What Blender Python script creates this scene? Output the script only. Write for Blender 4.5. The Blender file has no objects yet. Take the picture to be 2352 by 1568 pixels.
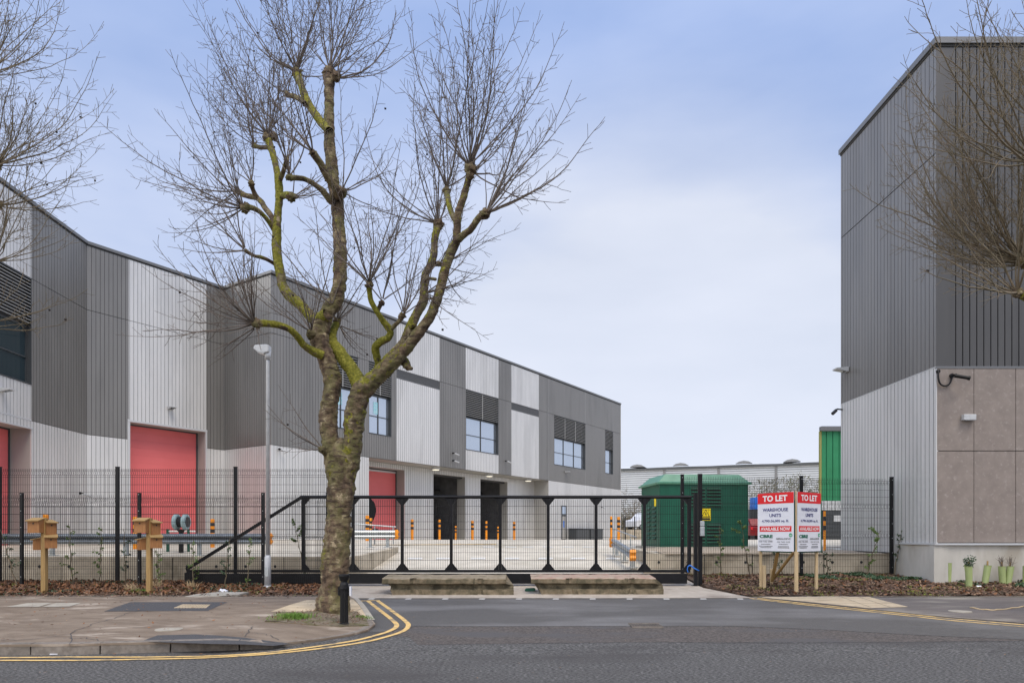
import bpy, math, random
import numpy as np
from mathutils import Vector, Matrix, noise
from mathutils.geometry import delaunay_2d_cdt, tessellate_polygon
R = math.radians
scene = bpy.context.scene
COL = scene.collection

# ------------------------------------------------------------------ camera, world, sun, exposure
F = 1568.0; CU = 1176.0; HV = 1225.4; CZ = 1.65       # focal length, centre and horizon of the 2352 px wide photograph
cam_d = bpy.data.cameras.new('camera'); cam = bpy.data.objects.new('camera', cam_d); COL.objects.link(cam)
cam.location = (0, 0, CZ); cam.rotation_euler = (R(90), 0, 0)
cam_d.sensor_width = 36; cam_d.lens = 24.0; cam_d.shift_y = 0.1882
cam_d.clip_start = 0.1; cam_d.clip_end = 3000
scene.camera = cam

SUN_EL, SUN_AZ = 60, 150          # azimuth measured from +Y towards +X
world = bpy.data.worlds.new('World'); scene.world = world; world.use_nodes = True
wt = world.node_tree; wt.nodes.clear()
def wn(t, **k):
    n = wt.nodes.new(t)
    for a, b in k.items(): setattr(n, a, b)
    return n
sky = wn('ShaderNodeTexSky', sky_type='NISHITA', sun_disc=False, sun_elevation=R(SUN_EL), sun_rotation=R(SUN_AZ), air_density=1.0, dust_density=1.2, ozone_density=2.0)
out = wn('ShaderNodeOutputWorld'); bg = wn('ShaderNodeBackground'); bg.inputs[1].default_value = 0.12
tc = wn('ShaderNodeTexCoord'); sep = wn('ShaderNodeSeparateXYZ')
wt.links.new(tc.outputs['Generated'], sep.inputs[0])
mp = wn('ShaderNodeMapping'); mp.inputs['Scale'].default_value = (1.0, 1.0, 3.0); wt.links.new(tc.outputs['Generated'], mp.inputs[0])
nz = wn('ShaderNodeTexNoise'); nz.inputs['Scale'].default_value = 2.1; nz.inputs['Detail'].default_value = 5; nz.inputs['Roughness'].default_value = .5
wt.links.new(mp.outputs[0], nz.inputs[0])
# thin high cloud: dense near the horizon, opening to blue overhead
el = wn('ShaderNodeMapRange'); el.inputs['From Min'].default_value = 0.0; el.inputs['From Max'].default_value = 0.75
el.inputs['To Min'].default_value = 0.97; el.inputs['To Max'].default_value = 0.72
wt.links.new(sep.outputs['Z'], el.inputs['Value'])
nm = wn('ShaderNodeMath', operation='MULTIPLY_ADD'); nm.inputs[1].default_value = 0.55; nm.inputs[2].default_value = -0.27
wt.links.new(nz.outputs[0], nm.inputs[0])
ad = wn('ShaderNodeMath', operation='ADD', use_clamp=True); wt.links.new(el.outputs[0], ad.inputs[0]); wt.links.new(nm.outputs[0], ad.inputs[1])
cl = wn('ShaderNodeMixRGB'); cl.inputs[1].default_value = (3.5, 4.8, 8.2, 1); cl.inputs[2].default_value = (6.7, 7.1, 8.2, 1)
elc = wn('ShaderNodeMapRange'); elc.inputs['From Min'].default_value = 0.60; elc.inputs['From Max'].default_value = 0.16
wt.links.new(sep.outputs['Z'], elc.inputs['Value']); 
nb = wn('ShaderNodeMath', operation='MULTIPLY_ADD'); nb.inputs[1].default_value = 1.0; nb.inputs[2].default_value = -.42; wt.links.new(nz.outputs[0], nb.inputs[0])
na = wn('ShaderNodeMath', operation='ADD', use_clamp=True); wt.links.new(elc.outputs[0], na.inputs[0]); wt.links.new(nb.outputs[0], na.inputs[1]); 
gd_ = wn('ShaderNodeVectorMath', operation='DOT_PRODUCT'); gd_.inputs[1].default_value = (.19, .945, .265); wt.links.new(tc.outputs['Generated'], gd_.inputs[0])
gr_ = wn('ShaderNodeMapRange'); gr_.interpolation_type = 'SMOOTHSTEP'; gr_.inputs['From Min'].default_value = .93; gr_.inputs['From Max'].default_value = .995; gr_.inputs['To Max'].default_value = .45; wt.links.new(gd_.outputs['Value'], gr_.inputs['Value'])
ng = wn('ShaderNodeMath', operation='ADD', use_clamp=True); wt.links.new(na.outputs[0], ng.inputs[0]); wt.links.new(gr_.outputs[0], ng.inputs[1]); wt.links.new(ng.outputs[0], cl.inputs[0])
# added unseen warm glow behind and left of the camera, brightening the side walls
dn = wn('ShaderNodeVectorMath', operation='DOT_PRODUCT'); dn.inputs[1].default_value = (-.82, -.46, .34); wt.links.new(tc.outputs['Generated'], dn.inputs[0])
br_ = wn('ShaderNodeMapRange'); br_.interpolation_type = 'SMOOTHSTEP'; br_.inputs['From Min'].default_value = .35; br_.inputs['From Max'].default_value = .95; br_.inputs['To Min'].default_value = 1.0; br_.inputs['To Max'].default_value = 3.6
wt.links.new(dn.outputs['Value'], br_.inputs['Value'])
vb_ = wn('ShaderNodeVectorMath', operation='SCALE')
mx = wn('ShaderNodeMixRGB'); wt.links.new(ad.outputs[0], mx.inputs[0]); wt.links.new(sky.outputs[0], mx.inputs[1]); wt.links.new(cl.outputs[0], mx.inputs[2])
wt.links.new(mx.outputs[0], vb_.inputs[0]); wt.links.new(br_.outputs[0], vb_.inputs['Scale']); 
wm = wn('ShaderNodeMapRange'); wm.inputs['From Min'].default_value = 1.0; wm.inputs['From Max'].default_value = 2.4; wt.links.new(br_.outputs[0], wm.inputs['Value'])
wc = wn('ShaderNodeMixRGB', blend_type='MULTIPLY'); wc.inputs[2].default_value = (1, .88, .7, 1); wt.links.new(wm.outputs[0], wc.inputs[0]); wt.links.new(vb_.outputs[0], wc.inputs[1]); wt.links.new(wc.outputs[0], bg.inputs[0]); wt.links.new(bg.outputs[0], out.inputs[0])

sl = bpy.data.lights.new('sun', 'SUN'); sl.energy = 2.9; sl.angle = R(32); sl.color = (1, .9, .76)
so = bpy.data.objects.new('sun', sl); COL.objects.link(so)
sd = Vector((math.sin(R(SUN_AZ))*math.cos(R(SUN_EL)), math.cos(R(SUN_AZ))*math.cos(R(SUN_EL)), math.sin(R(SUN_EL))))
so.rotation_euler = sd.to_track_quat('Z', 'Y').to_euler(); so.location = sd*60
scene.view_settings.view_transform = 'Standard'; scene.view_settings.look = 'None'
scene.view_settings.exposure = 0.0; scene.view_settings.gamma = 1
scene.cycles.max_bounces = 6; scene.cycles.transparent_max_bounces = 8

# ------------------------------------------------------------------ helpers
def P(u, v, Y):                   # a pixel of the photograph at depth Y -> world point
    return Vector(((u-CU)/F*Y, Y, CZ+(HV-v)/F*Y))
def ss(a, b, x):
    t = min(1, max(0, (x-a)/(b-a))); return t*t*(3-2*t)
def road_z(X, Y):
    return max(0.0, (min(Y, 17.7)-9.3)*0.0357)
def path_z(X, Y):
    w = .85+max(0, Y-9.3)*.8
    return road_z(X, Y) + .012+.128*(1-ss(-4.12, -4.12+w, X))*(1-ss(13, 17, Y))
def rbed_z(X, Y):
    return .214+(max(Y, 14)-15.3)*.054
def lbed_z(X, Y):
    return road_z(X, Y)+.015
def yard_z(X, Y):
    far = 1.37-.0073*max(0, Y-36)
    E = min(.3+.087*max(0, Y-17.7), 1.28)
    L = min(.99+.0235*(Y-19), 1.37)
    Rr = min(.93+.02*(Y-19.8), 1.3)
    t = ss(30, 36, Y); E = E*(1-t)+far*t; L = L*(1-t)+far*t; Rr = Rr*(1-t)+far*t
    a = ss(-4.45, -4.25, X); b = ss(4.25, 4.45, X)
    z = L*(1-a)+E*a
    return z*(1-b)+Rr*b
def G(u, v, zf):                  # pixel -> ground point on a height function
    Y = 6.0
    while Y < 140:
        p = P(u, v, Y)
        if p.z <= zf(p.x, Y): break
        Y += .04
    return (p.x, Y)

def M(name, c1, c2=None, scale=4.0, rough=.7, metal=0.0, bump=0.0, bscale=40.0, spec=.5, detail=6, c3=None, scale3=.6, stretch=(1,1,1), lo=.35, hi=.65, lo3=.5, hi3=.62, rvar=0):
    m = bpy.data.materials.new(name); m.use_nodes = True; t = m.node_tree; b = t.nodes['Principled BSDF']
    b.inputs['Base Color'].default_value = (*c1, 1); b.inputs['Roughness'].default_value = rough; b.inputs['Metallic'].default_value = metal
    b.inputs['Specular IOR Level'].default_value = spec
    tcn = t.nodes.new('ShaderNodeTexCoord'); mpn = t.nodes.new('ShaderNodeMapping'); mpn.inputs['Scale'].default_value = stretch
    t.links.new(tcn.outputs['Object'], mpn.inputs[0])
    def nr(sc, lo, hi, det=detail):
        n = t.nodes.new('ShaderNodeTexNoise'); n.inputs['Scale'].default_value = sc; n.inputs['Detail'].default_value = det; n.inputs['Roughness'].default_value = .6
        t.links.new(mpn.outputs[0], n.inputs[0])
        r = t.nodes.new('ShaderNodeMapRange'); r.inputs['From Min'].default_value = lo; r.inputs['From Max'].default_value = hi
        t.links.new(n.outputs[0], r.inputs['Value']); return r.outputs[0], n.outputs[0]
    colout = None
    if c2:
        f, raw = nr(scale, lo, hi)
        x = t.nodes.new('ShaderNodeMixRGB'); x.inputs[1].default_value = (*c1, 1); x.inputs[2].default_value = (*c2, 1); t.links.new(f, x.inputs[0]); colout = x.outputs[0]
        if rvar:
            rr = t.nodes.new('ShaderNodeMapRange'); rr.inputs['To Min'].default_value = rough-rvar; rr.inputs['To Max'].default_value = rough+rvar
            t.links.new(f, rr.inputs['Value']); t.links.new(rr.outputs[0], b.inputs['Roughness'])
    if c3:
        f, raw = nr(scale3, lo3, hi3, 4)
        x = t.nodes.new('ShaderNodeMixRGB'); x.inputs[2].default_value = (*c3, 1); t.links.new(f, x.inputs[0])
        if colout: t.links.new(colout, x.inputs[1])
        else: x.inputs[1].default_value = (*c1, 1)
        colout = x.outputs[0]
    if colout: t.links.new(colout, b.inputs['Base Color'])
    if bump:
        f, raw = nr(bscale, 0, 1)
        bn = t.nodes.new('ShaderNodeBump'); bn.inputs['Strength'].default_value = bump; bn.inputs['Distance'].default_value = .02
        t.links.new(raw, bn.inputs['Height']); t.links.new(bn.outputs[0], b.inputs['Normal'])
    return m

def tag(o, label=None, cat=None, group=None, kind=None):
    if label: o['label'] = label
    if cat: o['category'] = cat
    if group: o['group'] = group
    if kind: o['kind'] = kind
    return o
def empty(name, loc, label=None, cat=None, group=None, rz=0):
    o = bpy.data.objects.new(name, None); COL.objects.link(o); o.location = loc; o.rotation_euler = (0, 0, rz); o.empty_display_size = .2
    return tag(o, label, cat, group)
def wloc(o):
    p = Vector((0, 0, 0))
    while o is not None: p = p+Vector(o.location); o = o.parent
    return p
class MB:
    def __init__(s): s.v = []; s.f = []; s.m = []; s.mi = 0; s.sm = []; s.smooth = False; s.attr = None
    def add(s, vs, fs):
        b = len(s.v); s.v += [tuple(v) for v in vs]
        for f in fs: s.f.append([b+i for i in f]); s.m.append(s.mi); s.sm.append(s.smooth)
        return s
    def box(s, x0, y0, z0, x1, y1, z1):
        return s.add([(x0,y0,z0),(x1,y0,z0),(x1,y1,z0),(x0,y1,z0),(x0,y0,z1),(x1,y0,z1),(x1,y1,z1),(x0,y1,z1)],
                     [(0,3,2,1),(4,5,6,7),(0,1,5,4),(1,2,6,5),(2,3,7,6),(3,0,4,7)])
    def cbox(s, c, sz, rz=0, rx=0, ry=0):      # centred box, rotated
        m = Matrix.Rotation(rz, 3, 'Z') @ Matrix.Rotation(ry, 3, 'Y') @ Matrix.Rotation(rx, 3, 'X'); h = Vector(sz)/2; c = Vector(c)
        vs = [c+m @ Vector((a*h.x, b*h.y, d*h.z)) for d in (-1,1) for a, b in ((-1,-1),(1,-1),(1,1),(-1,1))]
        return s.add(vs, [(0,3,2,1),(4,5,6,7),(0,1,5,4),(1,2,6,5),(2,3,7,6),(3,0,4,7)])
    def bar(s, p, q, w, h=None, up=(0,0,1)):   # square bar p->q
        p, q = Vector(p), Vector(q); h = h or w; d = (q-p).normalized(); up = Vector(up)
        if abs(d.dot(up)) > .99: up = Vector((0, 1, 0))
        a = d.cross(up).normalized()*w/2; b = a.cross(d).normalized()*h/2
        vs = [e+i*a+j*b for e in (p, q) for i, j in ((-1,-1),(1,-1),(1,1),(-1,1))]
        return s.add(vs, [(3,2,1,0),(4,5,6,7),(0,1,5,4),(1,2,6,5),(2,3,7,6),(3,0,4,7)])
    def tube(s, pts, rs, n=8, cap=True):
        pts = [Vector(p) for p in pts]; k = len(pts)
        if not hasattr(rs, '__len__'): rs = [rs]*k
        ref = None; vs = []
        for i, p in enumerate(pts):
            d = (pts[min(i+1, k-1)]-pts[max(i-1, 0)]).normalized()
            if ref is None: ref = Vector((1, 0, 0)) if abs(d.x) < .8 else Vector((0, 1, 0))
            a = (ref-d*ref.dot(d)).normalized(); ref = a; b = d.cross(a)
            for j in range(n):
                t = 2*math.pi*j/n; vs.append(p+(a*math.cos(t)+b*math.sin(t))*rs[i])
        fs = [(i*n+j, i*n+(j+1) % n, (i+1)*n+(j+1) % n, (i+1)*n+j) for i in range(k-1) for j in range(n)]
        if cap: fs += [tuple(range(n))[::-1], tuple((k-1)*n+j for j in range(n))]
        return s.add(vs, fs)
    def prism(s, poly, axis_o, ax, ay, az, d0, d1):   # 2-D polygon in (ax, ay) extruded along az
        o = Vector(axis_o); ax, ay, az = Vector(ax), Vector(ay), Vector(az); n = len(poly)
        vs = [o+ax*x+ay*y+az*d0 for x, y in poly]+[o+ax*x+ay*y+az*d1 for x, y in poly]
        tris = tessellate_polygon([[Vector((x, y, 0)) for x, y in poly]])
        fs = [tuple(t) for t in tris]+[tuple(n+i for i in t) for t in tris]+[(i, (i+1) % n, n+(i+1) % n, n+i) for i in range(n)]
        return s.add(vs, fs)
    def build(s, name, mats, parent=None, origin=None, bevel=0, fix=True):
        if not isinstance(mats, (list, tuple)): mats = [mats]
        me = bpy.data.meshes.new(name)
        o0 = wloc(parent) if parent is not None else Vector(origin or (0, 0, 0))
        V = np.array(s.v, dtype=np.float64).reshape(-1, 3)-np.array(o0)
        me.from_pydata(V.tolist(), [], s.f)
        for m in mats: me.materials.append(m)
        me.polygons.foreach_set('material_index', s.m); me.polygons.foreach_set('use_smooth', s.sm)
        if s.attr is not None:
            a = me.attributes.new('moss', 'FLOAT', 'POINT'); a.data.foreach_set('value', s.attr)
        me.update()
        if fix:
            import bmesh
            bm = bmesh.new(); bm.from_mesh(me); bmesh.ops.recalc_face_normals(bm, faces=bm.faces[:]); bm.to_mesh(me); bm.free()
        o = bpy.data.objects.new(name, me); COL.objects.link(o)
        if parent is not None: o.parent = parent
        elif origin is not None: o.location = origin
        if bevel:
            b = o.modifiers.new('bevel', 'BEVEL'); b.width = bevel; b.segments = 2; b.limit_method = 'ANGLE'
        return o
def copy_thing(o, loc, rz=0, label=None):
    c = o.copy(); COL.objects.link(c); c.location = loc; c.rotation_euler = (0, 0, rz)
    if label: c['label'] = label
    for ch in list(o.children):
        d = ch.copy(); COL.objects.link(d); d.parent = c
        for g in ch.children:
            e = g.copy(); COL.objects.link(e); e.parent = d
    return c
def inpoly(p, poly):
    x, y = p; c = False; n = len(poly)
    for i in range(n):
        x1, y1 = poly[i]; x2, y2 = poly[i-1]
        if (y1 > y) != (y2 > y) and x < (x2-x1)*(y-y1)/(y2-y1)+x1: c = not c
    return c
def sheet(name, poly, zf, mat, step=1.0, dz=0.0, thick=0, kind='structure', rough=0, parent=None, origin=None):
    # densify the outline, add inner points, triangulate
    pts = []
    for i in range(len(poly)):
        a, b = Vector(poly[i]), Vector(poly[(i+1) % len(poly)]); k = max(1, int((b-a).length/step))
        pts += [a.lerp(b, j/k) for j in range(k)]
    n = len(pts); xs = [p.x for p in pts]; ys = [p.y for p in pts]
    inner = []; x = min(xs)+step*.5
    while x < max(xs):
        y = min(ys)+step*.5
        while y < max(ys):
            if inpoly((x, y), [(p.x, p.y) for p in pts]): inner.append(Vector((x, y)))
            y += step
        x += step
    vs, es, fs, *_ = delaunay_2d_cdt(pts+inner, [], [list(range(n))], 1, 1e-4)
    b = MB()
    b.add([(v.x, v.y, zf(v.x, v.y)+dz+(rough*noise.noise(Vector((v.x*2.1, v.y*2.1, 3))) if rough else 0)) for v in vs], [list(f) for f in fs])
    b.smooth = True; b.sm = [True]*len(b.f)
    if thick:
        m = len(pts); tv = [(p.x, p.y, zf(p.x, p.y)+dz) for p in pts]; bv = [(p.x, p.y, zf(p.x, p.y)+dz-thick) for p in pts]
        b.smooth = False; b.add(tv+bv, [(i, (i+1) % m, m+(i+1) % m, m+i) for i in range(m)])
    o = b.build(name, mat, parent=parent, origin=origin, fix=False)
    me = o.data
    # make sure the sheet faces up
    import bmesh
    bm = bmesh.new(); bm.from_mesh(me)
    for f in bm.faces:
        f.normal_update()
        if f.normal.z < -.2: f.normal_flip()
    bm.to_mesh(me); bm.free()
    if kind: o['kind'] = kind
    return o
def strip(name, line, w, zf, mat, dz, parent=None, kind='structure', origin=None, b=None):
    # a painted line that follows the ground
    own = b is None
    if own: b = MB()
    pts = []
    for i in range(len(line)-1):
        a, c = Vector(line[i]), Vector(line[i+1]); k = max(1, int((c-a).length/.35))
        pts += [a.lerp(c, j/k) for j in range(k)]
    pts.append(Vector(line[-1])); vs = []
    for i, p in enumerate(pts):
        d = (pts[min(i+1, len(pts)-1)]-pts[max(i-1, 0)]).normalized(); nrm = Vector((-d.y, d.x))*w/2
        for q in (p+nrm, p-nrm): vs.append((q.x, q.y, zf(q.x, q.y)+dz))
    b.add(vs, [(2*i, 2*i+1, 2*i+3, 2*i+2) for i in range(len(pts)-1)])
    if not own: return b
    o = b.build(name, mat, parent=parent, origin=origin)
    if kind: o['kind'] = kind
    return o
def crom(pts, n):                 # Catmull-Rom through points (tuples of any length)
    A = [np.array(p, float) for p in pts]; A = [2*A[0]-A[1]]+A+[2*A[-1]-A[-2]]; o = []
    for i in range(1, len(A)-2):
        for j in range(n):
            t = j/n; a, b, c, d = A[i-1], A[i], A[i+1], A[i+2]
            o.append(.5*((2*b)+(c-a)*t+(2*a-5*b+4*c-d)*t*t+(3*b-a-3*c+d)*t**3))
    o.append(A[-2]); return o

# ------------------------------------------------------------------ materials
m_asph = M('asphalt', (.032,.031,.03), (.21,.203,.195), scale=38, rough=.85, bump=.9, bscale=90, c3=(.062,.057,.055), scale3=.5, lo=.44, hi=.62, lo3=.48, hi3=.72, stretch=(.6,1.7,1))
m_asph2 = M('asphalt_smooth', (.052,.048,.044), (.12,.114,.107), scale=30, rough=.75, bump=.35, bscale=160, c3=(.17,.165,.162), scale3=.45, lo3=.45, hi3=.7, rvar=.2, stretch=(.6,1.5,1))
m_asph3 = M('asphalt_worn_brown', (.04,.034,.03), (.15,.128,.115), scale=34, rough=.85, bump=.8, bscale=90, c3=(.085,.08,.08), scale3=.9, lo=.4, hi=.62, lo3=.5, hi3=.64, stretch=(.6,1.6,1))
m_patch = M('asphalt_patch', (.052,.051,.054), (.075,.074,.078), scale=30, rough=.85, bump=.4, bscale=150)
m_path = M('footway', (.15,.112,.08), (.24,.188,.14), scale=2.2, rough=.85, bump=.5, bscale=110, c3=(.38,.32,.26), scale3=1.3, lo3=.55, hi3=.66, stretch=(.7,1.6,1))
m_pathr = M('footway_dark', (.105,.092,.085), (.15,.13,.12), scale=3, rough=.85, bump=.5, bscale=110, c3=(.25,.225,.19), scale3=.7, lo3=.5, hi3=.62, stretch=(.5,1.6,1))
m_conc = M('concrete', (.3,.27,.225), (.4,.37,.31), scale=3, rough=.85, bump=.3, bscale=60, c3=(.2,.17,.13), scale3=1.4, lo3=.58, hi3=.75)
m_yard = M('yard_concrete', (.5,.455,.375), (.62,.57,.48), scale=1.2, rough=.8, bump=.2, bscale=60, c3=(.42,.38,.3), scale3=.35, lo3=.5, hi3=.7)
m_thr = M('threshold_concrete', (.36,.31,.255), (.44,.39,.33), scale=4, rough=.85, bump=.3, bscale=80, c3=(.24,.2,.165), scale3=1.2, lo3=.52, hi3=.7)
m_kerb = M('kerb_concrete', (.15,.128,.108), (.24,.21,.18), scale=12, rough=.85, bump=.5, bscale=80, c3=(.12,.105,.09), scale3=2.5, lo3=.5, hi3=.7)
m_block = M('weathered_concrete', (.16,.122,.075), (.24,.195,.13), scale=7, rough=.9, bump=.9, bscale=22, c3=(.085,.072,.042), scale3=4.5, lo3=.42, hi3=.62)
m_blocktan = M('block_top_tan', (.29,.24,.17), (.2,.16,.105), scale=6, rough=.9, bump=.6, bscale=30, c3=(.15,.125,.075), scale3=4, lo3=.52, hi3=.66)
m_blocktop = M('block_top_stained', (.33,.2,.16), (.36,.3,.23), scale=5, rough=.9, bump=.6, bscale=30, c3=(.2,.16,.11), scale3=4, lo3=.55, hi3=.7)
m_wall = M('retaining_concrete', (.45,.39,.3), (.56,.49,.38), scale=2.2, rough=.9, bump=.4, bscale=50, c3=(.27,.23,.165), scale3=.9, lo3=.5, hi3=.68)
m_plinth = M('plinth_concrete', (.4,.385,.35), (.5,.48,.44), scale=1.5, rough=.85, bump=.25, bscale=40, c3=(.33,.3,.25), scale3=.8, lo3=.5, hi3=.7, stretch=(1,1,.4))
m_soil = M('mulch_soil', (.05,.03,.02), (.12,.075,.05), scale=14, rough=.95, bump=1.0, bscale=50, c3=(.1,.09,.045), scale3=1.4, lo3=.55, hi3=.7)
m_soil2 = M('pit_soil', (.16,.125,.085), (.22,.18,.13), scale=9, rough=.95, bump=1.0, bscale=60, c3=(.1,.1,.03), scale3=3, lo3=.5, hi3=.65)
m_gravel = M('gravel', (.26,.2,.14), (.5,.42,.32), scale=34, rough=.9, bump=1.0, bscale=40)
m_grass_ground = M('far_ground', (.09,.1,.05), (.14,.13,.09), scale=.2, rough=.95)
m_yel = M('yellow_paint', (.62,.4,.13), (.72,.5,.2), scale=25, rough=.7, bump=.2, bscale=120, c3=(.27,.21,.13), scale3=5, lo3=.5, hi3=.66)
m_white = M('white_paint', (.74,.73,.7), (.6,.58,.54), scale=20, rough=.7)
m_tac = M('buff_paving', (.48,.38,.25), (.55,.45,.31), scale=6, rough=.85, bump=.3, bscale=120, c3=(.36,.29,.2), scale3=2, lo3=.5, hi3=.7)
def clad(name, c, r, mt):
    m = M(name, c, tuple(x*1.13 for x in c), scale=.9, rough=r, metal=mt, bump=.08, bscale=1.6, spec=.5, stretch=(2.2,2.2,.35), lo=.3, hi=.7, rvar=.05, c3=tuple(x*.93 for x in c), scale3=.35); return m
m_light = clad('cladding_light', (.6,.596,.588), .36, .3)
m_dark = clad('cladding_dark', (.2,.194,.185), .36, .35)
m_darkf = clad('cladding_dark_shaded_front', (.078,.076,.075), .42, .25)  # dark cladding for the front face, with its weaker light put into the colour
m_joint = M('joint_black', (.03,.03,.03), rough=.8)
m_cop = M('coping_grey', (.17,.172,.175), rough=.4, metal=.4)
m_trim = M('trim_light', (.55,.56,.57), rough=.45, metal=.3)
m_soffit = M('soffit', (.36,.35,.33), rough=.6, metal=.1)
m_red = M('red_door', (.66,.135,.138), (.7,.15,.153), scale=.6, rough=.5, bump=.03, bscale=3)
m_black = M('black_paint', (.006,.006,.007), rough=.5, spec=.3)
m_blackgate = M('black_powdercoat', (.004,.004,.005), (.008,.008,.01), scale=8, rough=.5, spec=.25)
m_wire = M('black_wire', (.006,.006,.007), rough=.6, spec=.3)
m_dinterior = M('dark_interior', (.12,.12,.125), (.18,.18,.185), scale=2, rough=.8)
m_steel = M('dark_steel', (.03,.03,.032), rough=.5)
m_galvd = M('weathered_galvanised', (.16,.175,.19), (.24,.26,.275), scale=8, rough=.4, metal=.5)
m_galv = M('galvanised', (.36,.39,.4), (.48,.51,.52), scale=10, rough=.45, metal=.6)
m_lamp = M('lamp_grey', (.45,.46,.47), (.52,.53,.54), scale=8, rough=.5, metal=.2)
m_orange = M('orange_plastic', (.85,.31,.008), (.78,.25,.008), scale=8, rough=.5)
m_bandbl = M('band_black', (.02,.018,.02), rough=.5)
m_wood = M('bird_box_wood', (.36,.17,.06), (.28,.12,.04), scale=6, rough=.75, stretch=(6,6,1), bump=.2, bscale=30)
m_wood2 = M('post_wood', (.4,.26,.1), (.32,.2,.075), scale=6, rough=.8, stretch=(8,8,.6), bump=.3, bscale=30, c3=(.22,.14,.06), scale3=5, lo3=.55, hi3=.7)
m_wood3 = M('pale_timber', (.55,.42,.25), (.46,.34,.19), scale=6, rough=.8, stretch=(8,8,.6), bump=.2, bscale=30)
m_green = M('kiosk_green', (.003,.072,.042), (.005,.098,.056), scale=2.5, rough=.42, stretch=(1,1,.3))
m_greenroof = M('kiosk_roof_green', (.07,.21,.135), (.1,.26,.175), scale=3, rough=.45)
m_greenb = M('green_sheeting', (.018,.17,.07), (.022,.21,.09), scale=1, rough=.5)
m_sgreen = M('board_green', (.004,.075,.042), rough=.6)
m_swhite = M('board_white', (.72,.73,.78), (.68,.69,.74), scale=3, rough=.5)
m_sred = M('board_red', (.68,.008,.014), rough=.5)
m_snavy = M('ink_navy', (.01,.015,.16), rough=.6)
m_sgr = M('ink_green', (.005,.12,.07), rough=.6)
m_sgr2 = M('ink_light_green', (.01,.3,.14), rough=.6)
m_sgrey = M('ink_grey', (.06,.06,.065), rough=.6)
m_swtxt = M('ink_white', (.8,.8,.8), rough=.6)
m_yelsign = M('yellow_sign', (.85,.65,.01), rough=.5)
m_brown = M('brown_panel', (.2,.168,.15), (.245,.208,.185), scale=3, rough=.7, bump=.1, bscale=8, c3=(.31,.275,.255), scale3=9, lo3=.55, hi3=.75)
m_leafbr = M('dead_leaf', (.27,.12,.05), (.1,.045,.022), scale=9, rough=.85)
m_chip = M('bark_chip', (.2,.115,.07), (.06,.032,.02), scale=9, rough=.9)
m_chip2 = M('pale_chip', (.32,.22,.14), (.25,.16,.1), scale=9, rough=.9)
m_leaf = M('leaf_green', (.08,.15,.03), (.15,.22,.05), scale=12, rough=.6)
m_leafd = M('leaf_dark', (.02,.055,.022), (.04,.085,.03), scale=12, rough=.5)
m_grass = M('grass_blade', (.1,.2,.02), (.15,.26,.04), scale=12, rough=.7)
m_moss = M('moss_tuft', (.13,.16,.02), (.2,.21,.04), scale=12, rough=.9)
m_tubeg = M('tree_guard_green', (.27,.33,.13), (.33,.39,.17), scale=4, rough=.5, stretch=(1,1,.3))
m_twig = M('twig_bark', (.085,.068,.055), (.14,.11,.09), scale=3, rough=.85)
m_twig2 = M('olive_twig_bark', (.12,.1,.06), (.17,.13,.085), scale=3, rough=.85)
m_seed = M('seed_ball', (.03,.022,.016), rough=.9)
m_bwin = M('back_wall_ribs', (.46,.48,.5), (.5,.52,.54), scale=.5, rough=.6)
m_broof = M('back_roof', (.55,.57,.59), rough=.6)
m_tyre = M('tyre', (.015,.015,.015), rough=.8)
m_vanw = M('van_white', (.7,.71,.73), rough=.3)
m_carred = M('car_red', (.2,.008,.012), rough=.25)
m_blue = M('blue_plastic', (.02,.16,.6), rough=.5)
m_drum = M('drum_teal', (.25,.36,.38), (.35,.46,.48), scale=6, rough=.5)
def glassy(name, c, metal, rough=.04):
    return M(name, c, rough=rough, metal=metal, spec=.9)
m_glass = glassy('window_glass', (.5,.56,.64), .85)
m_glassd = glassy('window_glass_dark', (.03,.05,.06), .25)
m_frame = M('window_frame', (.05,.055,.06), rough=.4)
m_slat = M('louvre_slat', (.4,.4,.39), rough=.5, metal=.3)
def emis(name, c, s):
    m = bpy.data.materials.new(name); m.use_nodes = True; b = m.node_tree.nodes['Principled BSDF']
    b.inputs['Base Color'].default_value = (*c, 1); b.inputs['Emission Color'].default_value = (*c, 1); b.inputs['Emission Strength'].default_value = s; return m
m_lit = emis('lamp_lit', (1, .93, .75), .8)

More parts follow.
